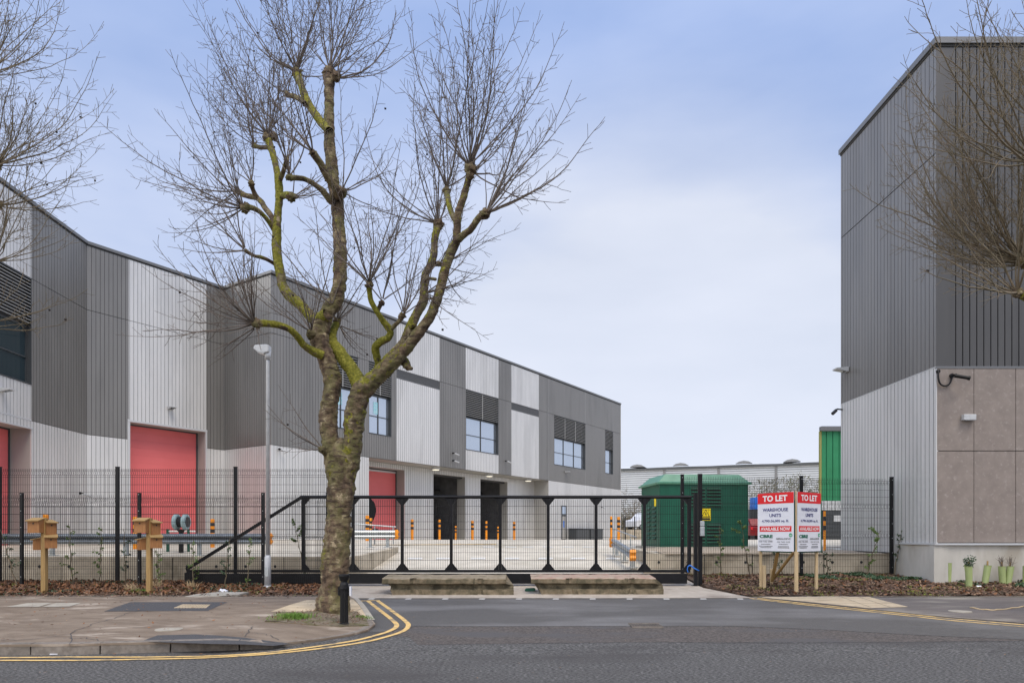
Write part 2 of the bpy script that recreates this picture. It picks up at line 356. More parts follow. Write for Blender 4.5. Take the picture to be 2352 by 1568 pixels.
# bark: mottled plates, horizontal wrinkles, moss where the "moss" attribute says it grows
def bark_mat(name='plane_bark'):
    m = bpy.data.materials.new(name); m.use_nodes = True; t = m.node_tree; b = t.nodes['Principled BSDF']; b.inputs['Roughness'].default_value = .88
    tcn = t.nodes.new('ShaderNodeTexCoord')
    def noi(sc, st, det=5):
        mp_ = t.nodes.new('ShaderNodeMapping'); mp_.inputs['Scale'].default_value = st; t.links.new(tcn.outputs['Object'], mp_.inputs[0])
        n = t.nodes.new('ShaderNodeTexNoise'); n.inputs['Scale'].default_value = sc; n.inputs['Detail'].default_value = det; n.inputs['Roughness'].default_value = .6
        t.links.new(mp_.outputs[0], n.inputs[0]); return n.outputs[0]
    def ramp(f, stops):
        r = t.nodes.new('ShaderNodeValToRGB'); e = r.color_ramp.elements
        while len(e) < len(stops): e.new(.5)
        for i, (p, c) in enumerate(stops): e[i].position = p; e[i].color = (*c, 1)
        t.links.new(f, r.inputs[0]); return r.outputs[0]
    base = ramp(noi(7, (1,1,.8)), [(.3, (.04,.024,.014)), (.42, (.068,.043,.026)), (.45, (.105,.07,.042)), (.53, (.12,.08,.047)), (.555, (.16,.125,.07)), (.62, (.175,.135,.08)), (.645, (.33,.26,.165))])
    oliv = ramp(noi(3.2, (1,1,.6)), [(.45, (0,0,0)), (.62, (1,1,1))])
    x = t.nodes.new('ShaderNodeMixRGB'); x.inputs[2].default_value = (.12,.12,.035,1)
    mu = t.nodes.new('ShaderNodeMath'); mu.operation = 'MULTIPLY'; mu.inputs[1].default_value = .6; t.links.new(oliv, mu.inputs[0]); t.links.new(mu.outputs[0], x.inputs[0]); t.links.new(base, x.inputs[1])
    crack = ramp(noi(4.2, (1,1,3.6), 6), [(.38, (1,1,1)), (.46, (0,0,0))])
    x2 = t.nodes.new('ShaderNodeMixRGB'); x2.inputs[2].default_value = (.045,.028,.016,1); t.links.new(crack, x2.inputs[0]); t.links.new(x.outputs[0], x2.inputs[1])
    at = t.nodes.new('ShaderNodeAttribute'); at.attribute_name = 'moss'
    mn = t.nodes.new('ShaderNodeMath'); mn.operation = 'MULTIPLY_ADD'; mn.inputs[1].default_value = 1.6; mn.inputs[2].default_value = -.8; t.links.new(noi(9, (1,1,1)), mn.inputs[0])
    ma = t.nodes.new('ShaderNodeMath'); ma.operation = 'ADD'; t.links.new(at.outputs['Fac'], ma.inputs[0]); t.links.new(mn.outputs[0], ma.inputs[1])
    mr = t.nodes.new('ShaderNodeMapRange'); mr.inputs['From Min'].default_value = .5; mr.inputs['From Max'].default_value = .6; t.links.new(ma.outputs[0], mr.inputs['Value'])
    mc = ramp(noi(22, (1,1,1)), [(.3, (.075,.075,.003)), (.55, (.165,.155,.008)), (.78, (.36,.32,.08))])
    x3 = t.nodes.new('ShaderNodeMixRGB'); t.links.new(mr.outputs[0], x3.inputs[0]); t.links.new(x2.outputs[0], x3.inputs[1]); t.links.new(mc, x3.inputs[2])
    t.links.new(x3.outputs[0], b.inputs['Base Color'])
    bn = t.nodes.new('ShaderNodeBump'); bn.inputs['Strength'].default_value = .8; bn.inputs['Distance'].default_value = .03
    t.links.new(noi(14, (1,1,2.2), 6), bn.inputs['Height']); t.links.new(bn.outputs[0], b.inputs['Normal'])
    return m
m_bark = bark_mat()
# ------------------------------------------------------------------ ground, road, paths, yard
rnd = random.Random(7)
b = MB(); b.add([(-1500,-200,-.08),(1500,-200,-.08),(1500,2500,-.08),(-1500,2500,-.08)], [(0,1,2,3)]); b.build('ground', m_grass_ground)['kind'] = 'structure'
b = MB(); b.add([(x, y, road_z(x, y)) for y in (-12, 9.3, 15.9) for x in (-45, 45)], [(0,1,3,2),(2,3,5,4)]); b.build('road', m_asph)['kind'] = 'structure'
def gp(lst, zf=road_z): return [G(u, v, zf) for u, v in lst]
# newer smooth asphalt in the mouth of the entrance
seam = gp([(870,1450),(950,1437),(1150,1437),(1400,1436),(1700,1437),(1900,1445),(2100,1457),(2352,1468)])
sheet('access_road', gp([(2700,1372),(812,1372)])+[(-4.6,11.6)]+seam+[(13.5,10.4),(20,10.0),(20,14.6)], road_z, m_asph2, step=1.2, dz=.004)
sheet('worn_road', gp([(2700,1471),(2352,1470),(2000,1473),(1500,1473),(1250,1476),(960,1480),(940,1462)])+[(p[0], p[1]-.02) for p in seam]+[(13.5,10.36)], road_z, m_asph3, step=1.0, dz=.002)
# left footway with kerb
kl_px = [(-700,1503.5),(-300,1503.5),(0,1503.5),(174,1502),(329,1498.5),(481,1494),(560,1491.5),(625,1489),(683,1479.6),(745,1470),(804,1460),(845,1449),(862,1438),(850,1425)]
kl = gp(kl_px)
pl_left = kl+gp([(818,1375)], path_z)+[(-3.55,15.0)]+[(-16,15.0),(-45,15.0),(-45,kl[0][1])]
sheet('footway', pl_left, path_z, m_path, step=.55, dz=.006, thick=.03)
def kerb_run(name, line, wid, fz, back, mat, length=.915, label=None):
    # kerb stones, each a little block following the line; back = side the footway is on
    b = MB(); pts = [Vector(p) for p in line]; d = [0]
    for i in range(1, len(pts)): d.append(d[-1]+(pts[i]-pts[i-1]).length)
    def at(s):
        s = min(max(s, 0), d[-1]-1e-4)
        for i in range(1, len(d)):
            if s <= d[i]: return pts[i-1].lerp(pts[i], (s-d[i-1])/(d[i]-d[i-1]))
    s = 0
    while s < d[-1]-.1:
        e = min(s+length-.02, d[-1]); k = 4; prof = []
        ring = []
        for j in range(k+1):
            p = at(s+(e-s)*j/k); q = at(min(s+(e-s)*j/k+.02, d[-1]-1e-4)); t = (q-p)
            t = t.normalized() if t.length > 1e-6 else Vector((1, 0)); nrm = Vector((-t.y, t.x))*back
            zt = fz(p.x, p.y)+.014+rj
            ring.append([(p.x, p.y, road_z(p.x, p.y)-.03), (p.x+nrm.x*.004, p.y+nrm.y*.004, zt-.02), (p.x+nrm.x*.025, p.y+nrm.y*.025, zt), (p.x+nrm.x*wid, p.y+nrm.y*wid, zt+.002), (p.x+nrm.x*wid, p.y+nrm.y*wid, zt-.1)]) if j or True else 0
        vs = [v for r in ring for v in r]; fs = []
        for j in range(k):
            for i in range(4): fs.append((j*5+i, (j+1)*5+i, (j+1)*5+i+1, j*5+i+1))
        fs += [(0,1,2,3,4), tuple(k*5+i for i in (4,3,2,1,0))]
        b.add(vs, fs); s += length
    o = b.build(name, mat); o['kind'] = 'structure'; return o
rj = 0
kerb_run('kerb', kl, .135, path_z, 1, m_kerb)
# right footway, flush kerb
kr = gp([(1742,1371.5),(1850,1382),(1998,1398.5),(2126,1412.5),(2180,1417),(2351,1430.5),(2600,1449),(2900,1468)])
sheet('footway', kr+[(45,10.6),(45,15.45),(5.4,15.45)], road_z, m_pathr, step=.8, dz=.010, thick=.03)
strip('kerb', [(x, y+.03) for x, y in kr], .09, road_z, m_kerb, .0165)
# buff paving
def zr2(X, Y): return path_z(X, Y)
tl = gp([(622,1404),(704,1377.5),(812,1376),(846,1419),(835,1421),(820,1404),(700,1404.5)], path_z)
t1 = sheet('paving', tl, path_z, m_tac, step=.6, dz=.012)
tr = gp([(1748,1371.3),(1770,1368.3),(1987.5,1368.5),(2086.5,1393.4),(1996,1396.5),(1850,1381)])
t2 = sheet('paving', tr, road_z, m_tac, step=.6, dz=.0165)
b = MB()       # slab joints of the buff paving
for poly, zf, dz in ((tl, path_z, .0145), (tr, road_z, .019)):
    xs = [p[0] for p in poly]; ys = [p[1] for p in poly]
    for ax in (0, 1):
        t = math.floor(min(xs if ax == 0 else ys)/.4)*.4
        while t < max(xs if ax == 0 else ys):
            run = []; q = min(ys if ax == 0 else xs)
            while q < max(ys if ax == 0 else xs)+.1:
                p = (t+.12*q, q) if ax == 0 else (q, t); ins = inpoly(p, poly)
                if ins: run.append(p)
                if (not ins or q+.1 >= max(ys if ax == 0 else xs)+.1) and len(run) > 1: strip('', run, .012, zf, None, dz, b=b); run = []
                elif not ins: run = []
                q += .1
            t += .4
b.build('paving_joint', m_patch)['kind'] = 'structure'
# tree pit, patches, covers on the footway
pit = gp([(608,1428),(650,1407.5),(818,1404.5),(842,1424),(848,1437),(780,1439),(690,1433)], path_z)
sheet('tree_pit', pit, path_z, m_soil2, step=.12, dz=.022, rough=.02, thick=.05)
sheet('asphalt_patch', gp([(239,1403.7),(300,1382),(523,1382),(478,1402)], path_z), path_z, m_patch, step=.5, dz=.0105)
sheet('asphalt_patch', gp([(322,1473),(362,1458.4),(450,1457),(560,1464),(670,1478),(628,1483),(560,1481),(481,1478),(400,1476)], path_z), path_z, m_patch, step=.4, dz=.0105)
for q in ([(14,1393),(100,1384),(60,1384.5),(-60,1393)], [(88,1393),(185,1384),(120,1384),(90,1387)], [(60,1391),(90,1391),(100,1393.5),(60,1393.5)]):
    pass
for q in ([(14,1393.5),(62,1384.5),(120,1384),(90,1393)], [(96,1393),(130,1384),(186,1384),(160,1392.5)]):
    sheet('paving_slab', gp(q, path_z), path_z, m_conc, step=.4, dz=.014)
cov = gp([(398,1396),(420,1387.5),(484,1388),(474,1396)], path_z)
cb = MB(); ca = [Vector(c) for c in cov]
for i in range(11):
    t0, t1_ = (i+.12)/11, (i+.88)/11
    for k in range(3):
        s0, s1 = (k+.08)/3, (k+.92)/3
        q = [ca[0].lerp(ca[3], t).lerp(ca[1].lerp(ca[2], t), s) for t, s in ((t0,s0),(t1_,s0),(t1_,s1),(t0,s1))]
        cb.prism([(p.x, p.y) for p in q], (0,0,path_z(q[0].x,q[0].y)), (1,0,0), (0,1,0), (0,0,1), .0, .02)
ob = cb.build('inspection_cover', m_tac, origin=(ca[0].x, ca[0].y, path_z(ca[0].x, ca[0].y)))
tag(ob, 'buff ribbed inspection cover set in the dark asphalt patch of the footway', 'manhole cover')
for u, v, w, l in ((388,1445,.2,'small round pale cover in the left footway'), (0,0,0,'')):
    if w:
        x, y = G(u, v, path_z); cc = MB(); cc.tube([(x,y,path_z(x,y)-.01),(x,y,path_z(x,y)+.012)], w, 20); tag(cc.build('utility_cover', m_conc, origin=(x,y,path_z(x,y))), l, 'manhole cover')
x, y = G(2205, 1404, road_z); cc = MB(); cc.tube([(x,y,road_z(x,y)-.01),(x,y,road_z(x,y)+.02)], .2, 20); tag(cc.build('utility_cover', m_conc, origin=(x,y,road_z(x,y))), 'small round pale cover in the dark right footway', 'manhole cover')
# cracks in the footway
b = MB()
for ln in ([(165,1478),(170,1450),(215,1432),(262,1420),(300,1405),(340,1400)], [(560,1462),(575,1445),(585,1438)], [(583,1454),(620,1460),(650,1472)], [(0,1470),(80,1468),(150,1458)], [(150,1466),(200,1465),(235,1472)]):
    w = gp(ln, path_z); pts = []
    for i in range(len(w)-1):
        for j in range(6): t = j/6; pts.append((w[i][0]*(1-t)+w[i+1][0]*t+rnd.uniform(-.03,.03), w[i][1]*(1-t)+w[i+1][1]*t+rnd.uniform(-.05,.05)))
    strip('', pts, .012, path_z, None, .0125, b=b)
for ln in ([(950,1479),(1250,1476),(1500,1474),(1790,1476),(2000,1474),(2352,1471)],):
    w = gp(ln); pts = []
    for i in range(len(w)-1):
        for j in range(10): t = j/10; pts.append((w[i][0]*(1-t)+w[i+1][0]*t, w[i][1]*(1-t)+w[i+1][1]*t+rnd.uniform(-.015,.015)))
    strip('', pts, .012, road_z, None, .003, b=b)
b.build('crack', m_patch)['kind'] = 'structure'
# yellow lines
def smooth2(l, n=6): return [tuple(p) for p in crom(l, n)]
ya = smooth2(gp([(844.5,1378.3),(874,1402),(902,1424),(911,1437),(892,1449),(850,1462),(805,1472.5),(696,1489),(600,1499),(485,1505.5),(329,1508),(174,1509),(0,1509.5),(-400,1510)]))
yb = smooth2(gp([(867.5,1378.5),(900,1402),(929,1424),(938,1436),(924,1449),(882,1463),(838,1473.5),(758,1486),(640,1500),(485,1510),(329,1514),(174,1515.5),(0,1516),(-400,1516.5)]))
for l in (ya, yb): strip('yellow_line', l, .085, road_z, m_yel, .009)
strip('yellow_line', gp([(828,1379),(872,1377.6)]), .1, road_z, m_yel, .0095)
for l in (gp([(1735,1371.8),(1837.5,1384),(1998,1400.3),(2180,1419.8),(2351.6,1433.8),(2600,1454)]), gp([(1722,1373.2),(1837.5,1387),(1998,1404),(2180,1424),(2351.6,1438.5),(2600,1460)])):
    strip('yellow_line', l, .085, road_z, m_yel, .009)
# gully grating in the road
x0, y0 = G(1452, 1441, road_z); x1, _ = G(1524, 1441, road_z); gz = road_z(x0, y0)+.012
g = MB(); y1 = y0+.38
g.mi = 0; g.box(x0, y0, gz-.03, x1, y0+.03, gz+.014).box(x0, y1-.03, gz-.03, x1, y1, gz+.014+.012)
nbar = 11
for i in range(nbar+1):
    x = x0+(x1-x0-.03)*i/nbar; g.cbox((x+.015, (y0+y1)/2, gz+.012), (.014, .34, .02))
g.mi = 1; g.box(x0+.01, y0+.01, gz-.02, x1-.01, y1-.01, gz+.0062)
tag(g.build('gully_grate', [m_kerb, m_black], origin=(x0, y0, gz)), 'iron gully grating in the road in front of the gate', 'drain')
# concrete threshold in front of and under the gate
thr = [(-3.62,15.32),(5.4,15.36),(5.25,15.9),(4.85,17.3),(4.8,19.0),(-4.36,19.0),(-4.3,17.6),(-3.85,15.9)]
def thr_z(X, Y): return yard_z(X, Y) if Y > 17.7 else road_z(X, Y)
sheet('threshold', thr, lambda X, Y: (.3+.087*(Y-17.7)) if Y > 17.7 else road_z(X, Y), m_thr, step=.5, dz=.012)
b = MB()
for i in range(11):
    x = -3.2+i*.82; b.add([(x,15.12,road_z(x,15.12)+.009),(x+.13,15.12,road_z(x,15.12)+.009),(x+.15,15.24,road_z(x,15.24)+.009),(x+.02,15.24,road_z(x,15.24)+.009)], [(0,1,2,3)])
b.build('road_marking', m_white)['kind'] = 'structure'
strip('kerb', [(-3.64,15.28),(5.5,15.3)], .09, road_z, m_thr, .0165)
sheet('kerb', gp([(812,1374),(822,1373.5),(861,1424),(846,1424)], path_z), path_z, m_conc, step=.4, dz=.018)
strip('kerb', [(-16,15.0),(-3.6,15.02)], .06, path_z, m_conc, .02)
strip('kerb', [(5.6,15.47),(45,15.47)], .07, road_z, m_conc, .02)
# planting beds
sheet('planting_bed', [(-45,15.03),(-3.66,15.03),(-3.9,15.9),(-4.34,17.6),(-4.4,19.05),(-45,19.05)], lbed_z, m_soil, step=.22, dz=.03, rough=.05, thick=.12)
sheet('planting_bed', [(5.5,15.5),(45,15.5),(45,18.05),(11.2,18.05),(11.2,20.0),(4.85,20.0),(4.9,17.2)], rbed_z, m_soil, step=.22, dz=.02, rough=.05, thick=.12)
# yard
b = MB(); Xs = [-200,-80,-45,-30,-20,-14,-10,-7,-5.5,-4.46,-4.4,-4.35,-4.3,-4.24,-3,-1,1,3,4.24,4.3,4.35,4.4,4.46,6,9,12,20,30,45,80,200]
Ys = [19.0,20.08,21,22,23,24,25,26,27,28,29,30,32,34,36,40,45,50,60,75,100,140,200,320]
b.add([(x, y, yard_z(x, y)) for y in Ys for x in Xs], [(j*len(Xs)+i, j*len(Xs)+i+1, (j+1)*len(Xs)+i+1, (j+1)*len(Xs)+i) for j in range(len(Ys)-1) for i in range(len(Xs)-1) if not (j == 0 and Xs[i] > 4.2)])
b.build('yard', m_yard)['kind'] = 'structure'
sheet('gravel', [(4.5,20.0),(11.1,20.0),(11.1,24.4),(20,24.4),(20,26),(8.5,26),(4.5,24)], yard_z, m_gravel, step=.4, dz=.14, rough=.03)
b = MB()
def yard_quad(b, pts, dz=.012): b.add([(*G(u, v, yard_z), 0) for u, v in pts], [tuple(range(len(pts)))]); b.v[-len(pts):] = [(x, y, yard_z(x, y)+dz) for x, y, _ in b.v[-len(pts):]]
for u in (845,935,1000,1080,1158,1235,1310,1390): yard_quad(b, [(u,1283),(u+34,1283),(u+36,1279.5),(u+3,1279.5)])
for u in (1110,1160,1200,1245,1292,1338): yard_quad(b, [(u,1255.5),(u+26,1256),(u+26,1254.2),(u,1253.8)])
b.build('yard_marking', m_white)['kind'] = 'structure'
b = MB(); yard_quad(b, [(850,1250.5),(1140,1248.8),(1140,1248),(850,1249.4)]); b.build('yard_line', m_yel)['kind'] = 'structure'
b = MB(); kx = -4.34
b.prism([(19.0,.2),(25.5,.2),(25.5,1.19),(24,1.14),(19.0,1.05)], (0,0,0), (0,1,0), (0,0,1), (1,0,0), kx-.09, kx+.09)
b.build('kerb', m_wall)['kind'] = 'structure'
b = MB(); kx = 4.35
b.prism([(20.2,.2),(27.5,.2),(27.5,1.2),(20.2,1.08)], (0,0,0), (0,1,0), (0,0,1), (1,0,0), kx-.09, kx+.09)
b.build('kerb', m_wall)['kind'] = 'structure'
# raised bank far behind the yard
b = MB(); b.box(8, 78, .8, 20.5, 110, 2.19); b.box(20.6, 78, .8, 60, 110, 2.19); b.build('raised_ground', m_yard)['kind'] = 'structure'

# retaining walls
def ret_wall(x0, y0, x1, y1, zb, zt, joints, label, tie=.95):
    root = empty('retaining_wall', (x0, y0, zb), label, 'wall')
    b = MB(); d = Vector((x1-x0, y1-y0, 0)); L = d.length; d.normalize(); n = Vector((d.y, -d.x, 0)); s = [0]+joints+[L]; prev = 0
    for i in range(len(s)-1):
        a = Vector((x0, y0, 0))+d*(s[i]+.014); c = Vector((x0, y0, 0))+d*(s[i+1]-.014); off = rnd.uniform(-.004, .004)
        for q0, q1, z0, z1, t0 in ((a, c, zb-.3, zt, 0),):
            vs = [q0+n*off, q1+n*off, q1-n*.12, q0-n*.12]
            b.add([(*v.xy, z0) for v in vs]+[(*v.xy, z1) for v in vs], [(0,3,2,1),(4,5,6,7),(0,1,5,4),(1,2,6,5),(2,3,7,6),(3,0,4,7)])
    b.build('wall_panel', m_wall, root)
    b = MB(); t = .45
    while t < L:
        c = Vector((x0, y0, 0))+d*t; z = zb+(zt-zb)*.62
        b.tube([c+n*.012+Vector((0,0,z)), c-n*.02+Vector((0,0,z))], .04, 8); t += tie
    b.build('tie_hole', m_joint, root)
    b = MB(); q0 = Vector((x0, y0, 0))+d*.02-n*.03; q1 = Vector((x0, y0, 0))+d*(L-.02)-n*.03; vs = [q0, q1, q1-n*.08, q0-n*.08]
    b.add([(*v.xy, zb-.3) for v in vs]+[(*v.xy, zt-.02) for v in vs], [(0,3,2,1),(4,5,6,7),(0,1,5,4),(1,2,6,5),(2,3,7,6),(3,0,4,7)]); b.build('joint_filler', m_joint, root)
    return root
ret_wall(-30, 19.0, -4.36, 19.0, .32, 1.03, [i*1.55+.4 for i in range(16)], 'long low grey concrete wall behind the left fences', .82)
ret_wall(3.86, 20.05, 11.16, 20.05, .42, 1.09, [1.8,3.2,4.55,5.3,6.6], 'low grey concrete wall behind the estate agents board', .85)
ret_wall(8.0, 77.9, 20.4, 77.9, .9, 2.2, [2.5,5,7.5,10], 'far low concrete wall in front of the white van', 3)
# ------------------------------------------------------------------ buildings
class Wall:
    def __init__(s, o, e, nsign=1):
        s.o = Vector((o[0], o[1])); s.e = Vector((e[0], e[1])); s.d = (s.e-s.o).normalized(); s.L = (s.e-s.o).length
        s.n = Vector((s.d.y, -s.d.x))*nsign
    def at(s, a, z, dep=0.0):
        p = s.o+s.d*a-s.n*dep; return Vector((p.x, p.y, z))
    def su(s, u, dep=0.0):
        k = (u-CU)/F; o = s.o-s.n*dep          # (k*Y, Y) = o + d*a
        return (k*o.y-o.x)/(s.d.x-k*s.d.y)
    def rect(s, b, a0, a1, z0, z1, dep=0.0, th=0.0):
        if th == 0: b.add([s.at(a0,z0,dep), s.at(a1,z0,dep), s.at(a1,z1,dep), s.at(a0,z1,dep)], [(0,1,2,3)])
        else:
            v = [s.at(a,z,q) for q in (dep, dep+th) for a, z in ((a0,z0),(a1,z0),(a1,z1),(a0,z1))]
            b.add(v, [(0,1,2,3),(7,6,5,4),(0,4,5,1),(1,5,6,2),(2,6,7,3),(3,7,4,0)])
    def ribs(s, b, a0, a1, z0, z1, pitch=.2, gw=.017, gd=.035, dep=0.0, start=None):
        # flat planks with narrow recessed joints; the joint is material 1
        pts = []; k = math.ceil((a0+.03-(start or 0))/pitch); x = (start or 0)+k*pitch
        if start is not None: x = max(x, start)
        pts.append((a0, 0, 0)); prev = a0
        while x < a1-.04:
            pts += [(x-gw/2, 0, 0), (x-gw/2, gd, 1), (x+gw/2, gd, 1), (x+gw/2, 0, 1)]; x += pitch
        pts.append((a1, 0, 0))
        # m = material of the face leading to the point
        for i in range(len(pts)-1):
            p, q = pts[i], pts[i+1]; b.mi = 1 if (p[1] > 0 or q[1] > 0) else 0
            b.add([s.at(p[0],z0,dep+p[1]), s.at(q[0],z0,dep+q[1]), s.at(q[0],z1,dep+q[1]), s.at(p[0],z1,dep+p[1])], [(0,1,2,3)])
        b.mi = 1; s.rect(b, a0, a1, z0, z1, dep+.06)
        for zz in (z0, z1): b.mi = 0; b.add([s.at(a0,zz,dep), s.at(a1,zz,dep), s.at(a1,zz,dep+.06), s.at(a0,zz,dep+.06)], [(0,1,2,3)])
        for aa in (a0+.004, a1-.004): b.add([s.at(aa,z0,dep+.004), s.at(aa,z1,dep+.004), s.at(aa,z1,dep+.06), s.at(aa,z0,dep+.06)], [(0,1,2,3)])
Z_SOF, Z_SILL, Z_LB, Z_J, Z_TOP = 6.42, 7.92, 10.36, 12.38, 15.45
D4 = Vector((.5543, .8323)); NP = Vector((-.8323, .5543))
C4 = Vector((-12.83, 36.3)); C5 = C4+D4*44.1; C3 = C4+NP*4.2; C2 = C3-D4*7.2; C1 = Vector((-19.75, 16))
W1, W2, W3, W4 = Wall(C1, C2), Wall(C2, C3), Wall(C3, C4), Wall(C4, C5)

def window(root, W, a0, a1, nx, glass=m_glass, z_sill=Z_SILL, z_lb=Z_LB, z_t=Z_J-.02):
    fr = MB(); t = .05; dep = .22
    # reveal lining
    for (p0, p1, q0, q1) in ((a0, a0+.02, z_sill, z_t), (a1-.02, a1, z_sill, z_t)): W.rect(fr, p0, p1, q0, q1, -.012, dep+.1)
    W.rect(fr, a0+.02, a1-.02, z_sill, z_sill+.04, -.03, dep+.13); W.rect(fr, a0+.02, a1-.02, z_t-.03, z_t, -.012, dep+.1)
    for i in range(nx+1):
        a = a0+.02+(a1-a0-.04-t)*i/nx; W.rect(fr, a, a+t, z_sill+.04, z_lb-.05, dep-.05, .08)
    zm = z_sill+(z_lb-z_sill)*.46; W.rect(fr, a0+.03, a1-.03, zm, zm+t, dep-.047, .06); W.rect(fr, a0+.02, a1-.02, z_lb-.05, z_lb+.03, dep-.05, .08)
    w = fr.build('window', m_frame, root)
    g = MB(); W.rect(g, a0+.02, a1-.02, z_sill+.04, z_lb, dep, .01); g.build('pane', glass, w)
    lv = MB(); W.rect(lv, a0+.02, a1-.02, z_lb+.03, z_t-.03, dep, .01); lv.build('louvre_back', m_joint, w)
    ls = MB(); n = 14; hh = (z_t-.06-z_lb-.03)/n
    for i in range(n):
        z = z_lb+.06+hh*(i+.5)
        v = [W.at(a,zz,q) for a in (a0+.03, a1-.03) for q, zz in ((.0, z-.02),(.0, z+.005),(.07, z+.02),(.07, z+.0))]
        ls.add(v, [(0,1,2,3),(7,6,5,4),(0,4,5,1),(1,5,6,2),(2,6,7,3),(3,7,4,0)])
    for i in range(1, nx): a = a0+(a1-a0)*i/nx; W.rect(ls, a-.02, a+.02, z_lb+.05, z_t-.04, -.006, .03)
    ls.build('louvre', m_slat, w)
    return w
def vent(root, W, a0, a1, z0=11.8, z1=12.34):
    b = MB(); W.rect(b, a0, a1, z0, z1, .07, .01)
    v = b.build('vent', m_joint, root); b = MB(); n = 9
    W.rect(b, a0, a1, z0, z0+.03, -.01, .08); W.rect(b, a0, a1, z1-.03, z1, -.01, .08)
    for i in range(n):
        z = z0+.03+(z1-z0-.06)*(i+.5)/n; W.rect(b, a0+.01, a1-.01, z-.014, z+.014, .01, .05)
    b.build('louvre', m_cop, v)
def coping(root, walls, z0, h, mat=m_cop, out=.06):
    b = MB()
    for W, ea, eb in walls:
        W.rect(b, -ea, W.L+eb, z0+.07, z0+h, -out, .45)
        b.mi = 1; W.rect(b, -ea*.3, W.L+eb*.3, z0, z0+.068, -.02, .2); b.mi = 0
    return b.build('coping', [mat, m_joint], root)

m_notice = M('cyan_notice', (.2,.5,.6), (.45,.62,.68), scale=9, rough=.6)
# ---- the long grey warehouse on the left
wh = empty('warehouse', (-12, 40, 1.3), 'long stepped grey clad warehouse with red shutter doors behind the gate and fences', 'warehouse')
Lb, Db = MB(), MB()
Z0 = 1.1
def col(W, a0, a1, parts):
    for z0, z1, k in parts:
        W.ribs(Lb if k == 'L' else Db, a0, a1, z0, z1)
J = .012
UP, DN = (Z_J+J, Z_TOP), (Z_SOF, Z_J-J)
def full(W, a0, a1, c, low=True):
    col(W, a0, a1, [(Z_J+J, Z_TOP, c), (Z_SOF+.012, Z_J-J, c)]+([(Z0, Z_SOF-.012, 'L')] if low else []))
def win_col(W, a0, a1, ctop, cbot, nx, low=True, glass=m_glass):
    col(W, a0, a1, [(Z_J+J, Z_TOP, ctop), (Z_SOF+.012, Z_SILL-.01, cbot)]+([(Z0, Z_SOF-.012, 'L')] if low else []))
    window(wh, W, a0, a1, nx, glass)
def vent_col(W, a0, a1, low=True):
    col(W, a0, a1, [(Z_J+J, Z_TOP, 'L'), (Z_SOF+.012, 11.78, 'L')]+([(Z0, Z_SOF-.012, 'L')] if low else [])); vent(wh, W, a0, a1)
# section 1
s = W1.su; a72 = s(72); a35 = a72-4.2
win_col(W1, a72-6, a72, 'L', 'L', 3, low=False, glass=m_glassd)
full(W1, a72, W1.L, 'D'); full(W1, 0, a72-6, 'D')
col(W1, a72-6, a72, [(6.1, Z_SOF-.012, 'L')])
# section 2
s = W2.su; e0, e1 = s(298.5), s(471.5)
full(W2, 0, e0-.06, 'D'); full(W2, e1+.06, W2.L, 'D')
col(W2, e0-.06, e1+.06, [(Z_J+J, Z_TOP, 'L'), (7.34, Z_J-J, 'L')])
# section 3
full(W3, 0, W3.L, 'D')
# section 4
s = W4.su
aw0, aw1, aw2, aw3 = s(752), s(821.7), s(847.2), s(898.8)
full(W4, 0, aw0, 'D'); win_col(W4, aw0, aw1, 'D', 'D', 2); 
rec0, rec1 = s(847), s(1260)
col(W4, aw1, aw2, [(Z_J+J, Z_TOP, 'D'), (Z_SOF+.012, Z_J-J, 'D'), (Z0, Z_SOF-.012, 'L')])
win_col(W4, aw2, aw3, 'D', 'D', 2, low=False)
u911, u1009, u1070, u1144, u1174, u1237, u1272, u1344, u1390, u1408 = [s(x) for x in (911,1009.5,1070,1144.8,1174.8,1237.6,1272.8,1344.5,1390,1408)]
full(W4, aw3, u911, 'D', False); vent_col(W4, u911, u1009, False); full(W4, u1009, u1070, 'D', False)
win_col(W4, u1070, u1144, 'L', 'L', 2, False); full(W4, u1144, u1174, 'D', False); vent_col(W4, u1174, u1237, False)
full(W4, u1237, rec1, 'D', False); full(W4, rec1, u1272, 'D'); win_col(W4, u1272, u1344, 'D', 'D', 3); full(W4, u1344, u1390, 'D'); win_col(W4, u1390, u1408, 'D', 'D', 1); full(W4, u1408, W4.L, 'D')
# loading bay recess under the upper floor
RD = 1.5; W4r = Wall(C4-W4.n*RD, C5-W4.n*RD)
r = W4r.su; ZH = 6.08
bays = [(r(838), r(929.6)), (r(995.5), r(1068.6)), (r(1103.5), r(1165.6))]
edges = [rec0-.02]+[x for bb in bays for x in bb]+[rec1]
for i in range(0, len(edges), 2): W4r.ribs(Lb, edges[i], edges[i+1], Z0, ZH)
W4r.ribs(Lb, edges[0], edges[-1], ZH, Z_SOF-.03)
sf = MB(); sf.add([W4.at(rec0-.3, Z_SOF-.012, -.0), W4.at(rec1+.1, Z_SOF-.012, 0), W4.at(rec1+.1, Z_SOF-.012, RD+.1), W4.at(rec0-.3, Z_SOF-.012, RD+.1)], [(0,1,2,3)])
sf.add([W4.at(a, z, q) for q, z in ((0, Z0), (0, Z_SOF-.02), (RD+.05, Z_SOF-.02), (RD+.05, Z0)) for a in (rec0,)], [(0,1,2,3)])
sf.add([W4.at(a, z, q) for q, z in ((0, Z0), (0, Z_SOF-.02), (RD+.05, Z_SOF-.02), (RD+.05, Z0)) for a in (rec1,)], [(0,1,2,3)])
sf.build('soffit', m_soffit, wh)
